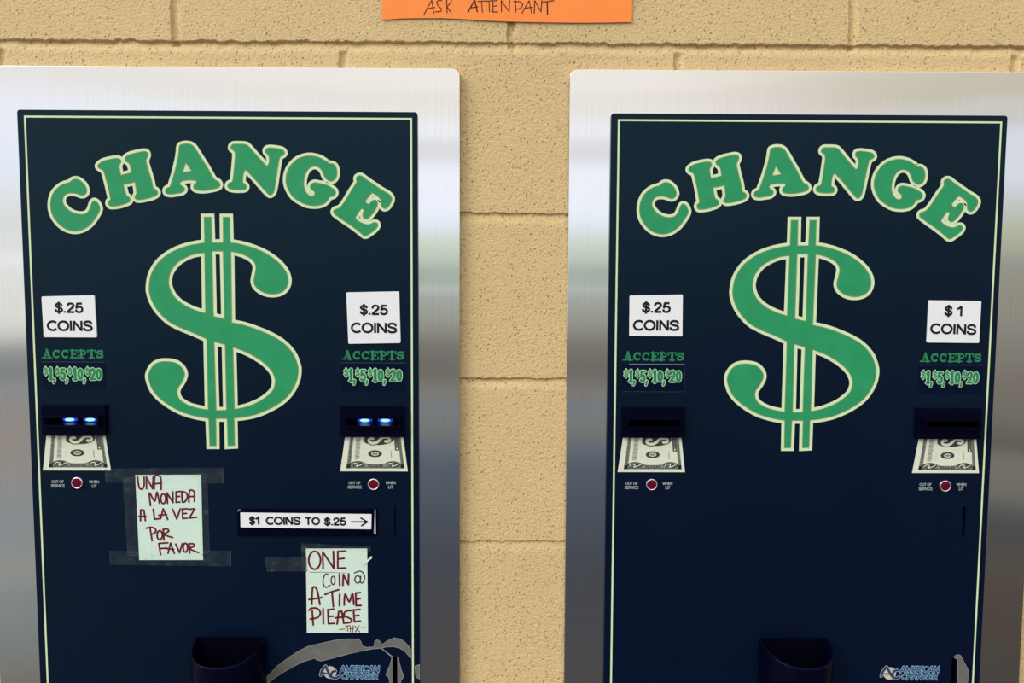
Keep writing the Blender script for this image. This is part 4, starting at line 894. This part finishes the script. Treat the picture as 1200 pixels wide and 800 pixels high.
    for q0, q1 in zip(rings, rings[1:]):
        for i in range(n):
            mb.poly([q0[i + 1], q0[i], q1[i], q1[i + 1]])
    mb.poly(rings[-1][::-1])
    mb.poly(rings[0])
    cup = mb.build('coin_cup', M['black_plastic'], root, smooth=True, weld=True)
    mb = MB()      # flat back of the cup
    prism(mb, [[(cxm - a_ + 1, yb - 100), (cxm + a_ - 1, yb - 100), (cxm + a_ - 1, yb), (cxm - a_ + 1, yb)]], .02, .8)
    mb.build('cup_back', M['deep_black'], cup)

    if which == 0:
        hd = TAB['HOLDER']
        f_ = hd['frame']
        mb = MB()
        s_ = hd['strip']
        s_in = [s_[3], s_[2], s_[1], s_[0]]
        prism(mb, [rquad([f_[3], f_[2], f_[1], f_[0]], 2.0)], .02, 1.6)
        hold = bevel(mb.build('label_holder', M['black_plastic'], root, weld=True), 0.0005, 2)
        mb = MB()
        prism(mb, [rquad(s_in, .5)], 1.6, 1.9)
        sp_ = mb.build('label_strip', M['label'], hold)
        sp_['label'] = 'white strip reading $1 COINS TO $.25 with an arrow'
        mb = MB()
        for w_, bx in hd['text']:
            text(mb, w_, bx, .235, 1.98)
        ar = hd['arrow']
        ribbon(mb, ar[:2], 1.8, 1.98)
        ribbon(mb, [ar[2][:2] + [1], ar[1][:2] + [1], ar[3][:2] + [1]], 1.9, 1.98, miter=True)
        mb.build('strip_lettering', M['black_ink'], hold)
        mb = MB()
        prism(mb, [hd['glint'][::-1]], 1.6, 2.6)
        mb.build('cover_edge_glare', M['clear_glint'], hold)  # painted glare along the holder's clear end
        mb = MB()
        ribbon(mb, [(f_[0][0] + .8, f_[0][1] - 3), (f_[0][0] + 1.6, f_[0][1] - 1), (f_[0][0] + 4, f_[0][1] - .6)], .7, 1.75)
        mb.build('cover_corner_glint', M['clear_glint'], hold)  # painted glint on the holder's clear corner
    return root

CXS = (-0.344, 0.3594)
machine(CXS[0], 0, 'dark blue change machine with two taped handwritten notes and lit blue bill slots')
machine(CXS[1], 1, 'dark blue change machine without notes, bill slots unlit, one label reading $ 1 COINS')

# ------------------------------------------------------------------ taped paper notes
def note(tab, name, label, inks):
    q = tab['paper']
    cx_, cy_ = sum(p[0] for p in q) / 4, sum(p[1] for p in q) / 4
    root = thing(name, label, 'note', (CXS[0] + cx_ / 1000, PY, 0.75 + H + cy_ / 1000), 'handwritten notes taped to the machine')
    to = lambda p, d: Vector(((p[0] - cx_) / 1000, -d / 1000, (p[1] - cy_) / 1000))
    mb = MB()
    prism(mb, [[q[3], q[2], q[1], q[0]]], .45, .65, to=to)
    mb.build('sheet', M['paper'], root)
    mb = MB()
    mats = []
    for key, mt, w_, core in inks:
        mi = len(mats)
        mats += [M[mt], M['core_ink']]
        for j, st in enumerate(tab[key]):
            pts = [p[:2] for p in st]
            if len(pts) > 4:
                pts = spl(pts, 4)
            ribbon(mb, pts, w_, .70, mi, to=to, caps=True)
            if core:
                ribbon(mb, pts, w_ * .42, .86, mi + 1, to=to, caps=True)
    mb.build('handwriting', mats, root)
    for j, tq in enumerate(tab['tapes']):
        mb = MB()
        d0 = 1.06 + .06 * j
        prism(mb, [rquad([tq[3], tq[2], tq[1], tq[0]], .6)], d0, d0 + .04, to=to)
        tp = mb.build('tape_strip', M['tape'], root)
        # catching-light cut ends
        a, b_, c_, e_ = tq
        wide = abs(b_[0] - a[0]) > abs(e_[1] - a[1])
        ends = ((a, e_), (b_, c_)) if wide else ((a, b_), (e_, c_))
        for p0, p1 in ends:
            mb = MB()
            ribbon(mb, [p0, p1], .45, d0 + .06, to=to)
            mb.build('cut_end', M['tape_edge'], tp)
    if 'curl' in tab:
        mb = MB()
        cpts = tab['curl']
        prism(mb, [cpts], 1.3, 1.6, to=to)
        mb.build('tape_curl', M['bill_cream'], root)
    return root
note(TAB['NOTE_A'], 'paper_note', 'pale note reading UNA MONEDA A LA VEZ POR FAVOR in red marker', [('ink', 'red_ink', 2.3, True)])
note(TAB['NOTE_B'], 'paper_note', 'pale note reading ONE COIN @ A TIME PLEASE in dark red marker',
     [('ink', 'red_ink', 2.5, True), ('dark', 'dark_ink', 1.6, False), ('line', 'dark_ink', .6, False), ('small', 'red_ink', 1.2, False)])

# ------------------------------------------------------------------ orange sign on the wall
low = [p[:2] for p in TAB['SIGN']]
top = [(low[-1][0] + 1.0, low[-1][1] + 128), (low[0][0] + 1.0, low[0][1] + 130)]
sx_, sz_ = (low[0][0] + low[-1][0]) / 2, low[0][1]
root = thing('paper_sign', 'orange paper sign on the block wall with handwritten ASK ATTENDANT along its lower edge', 'sign', (sx_ / 1000, -0.0012, EYE + sz_ / 1000))
to = lambda p, d: Vector(((p[0] - sx_) / 1000, -d / 1000, (p[1] - sz_) / 1000))
mb = MB()
prism(mb, [low + top], .3, .75, to=to)
mb.build('sheet', M['orange'], root)
mb = MB()
for st in TAB['SIGN_INK']:
    ribbon(mb, st, 1.15, .82, to=to, caps=True)
for dx in (0.5,):
    for st in TAB['SIGN_INK'][5:7] + TAB['SIGN_INK'][-2:]:
        ribbon(mb, [(p[0] + dx, p[1]) for p in st], 1.15, .82, to=to, caps=True)
mb.build('handwriting', M['purple_ink'], root)
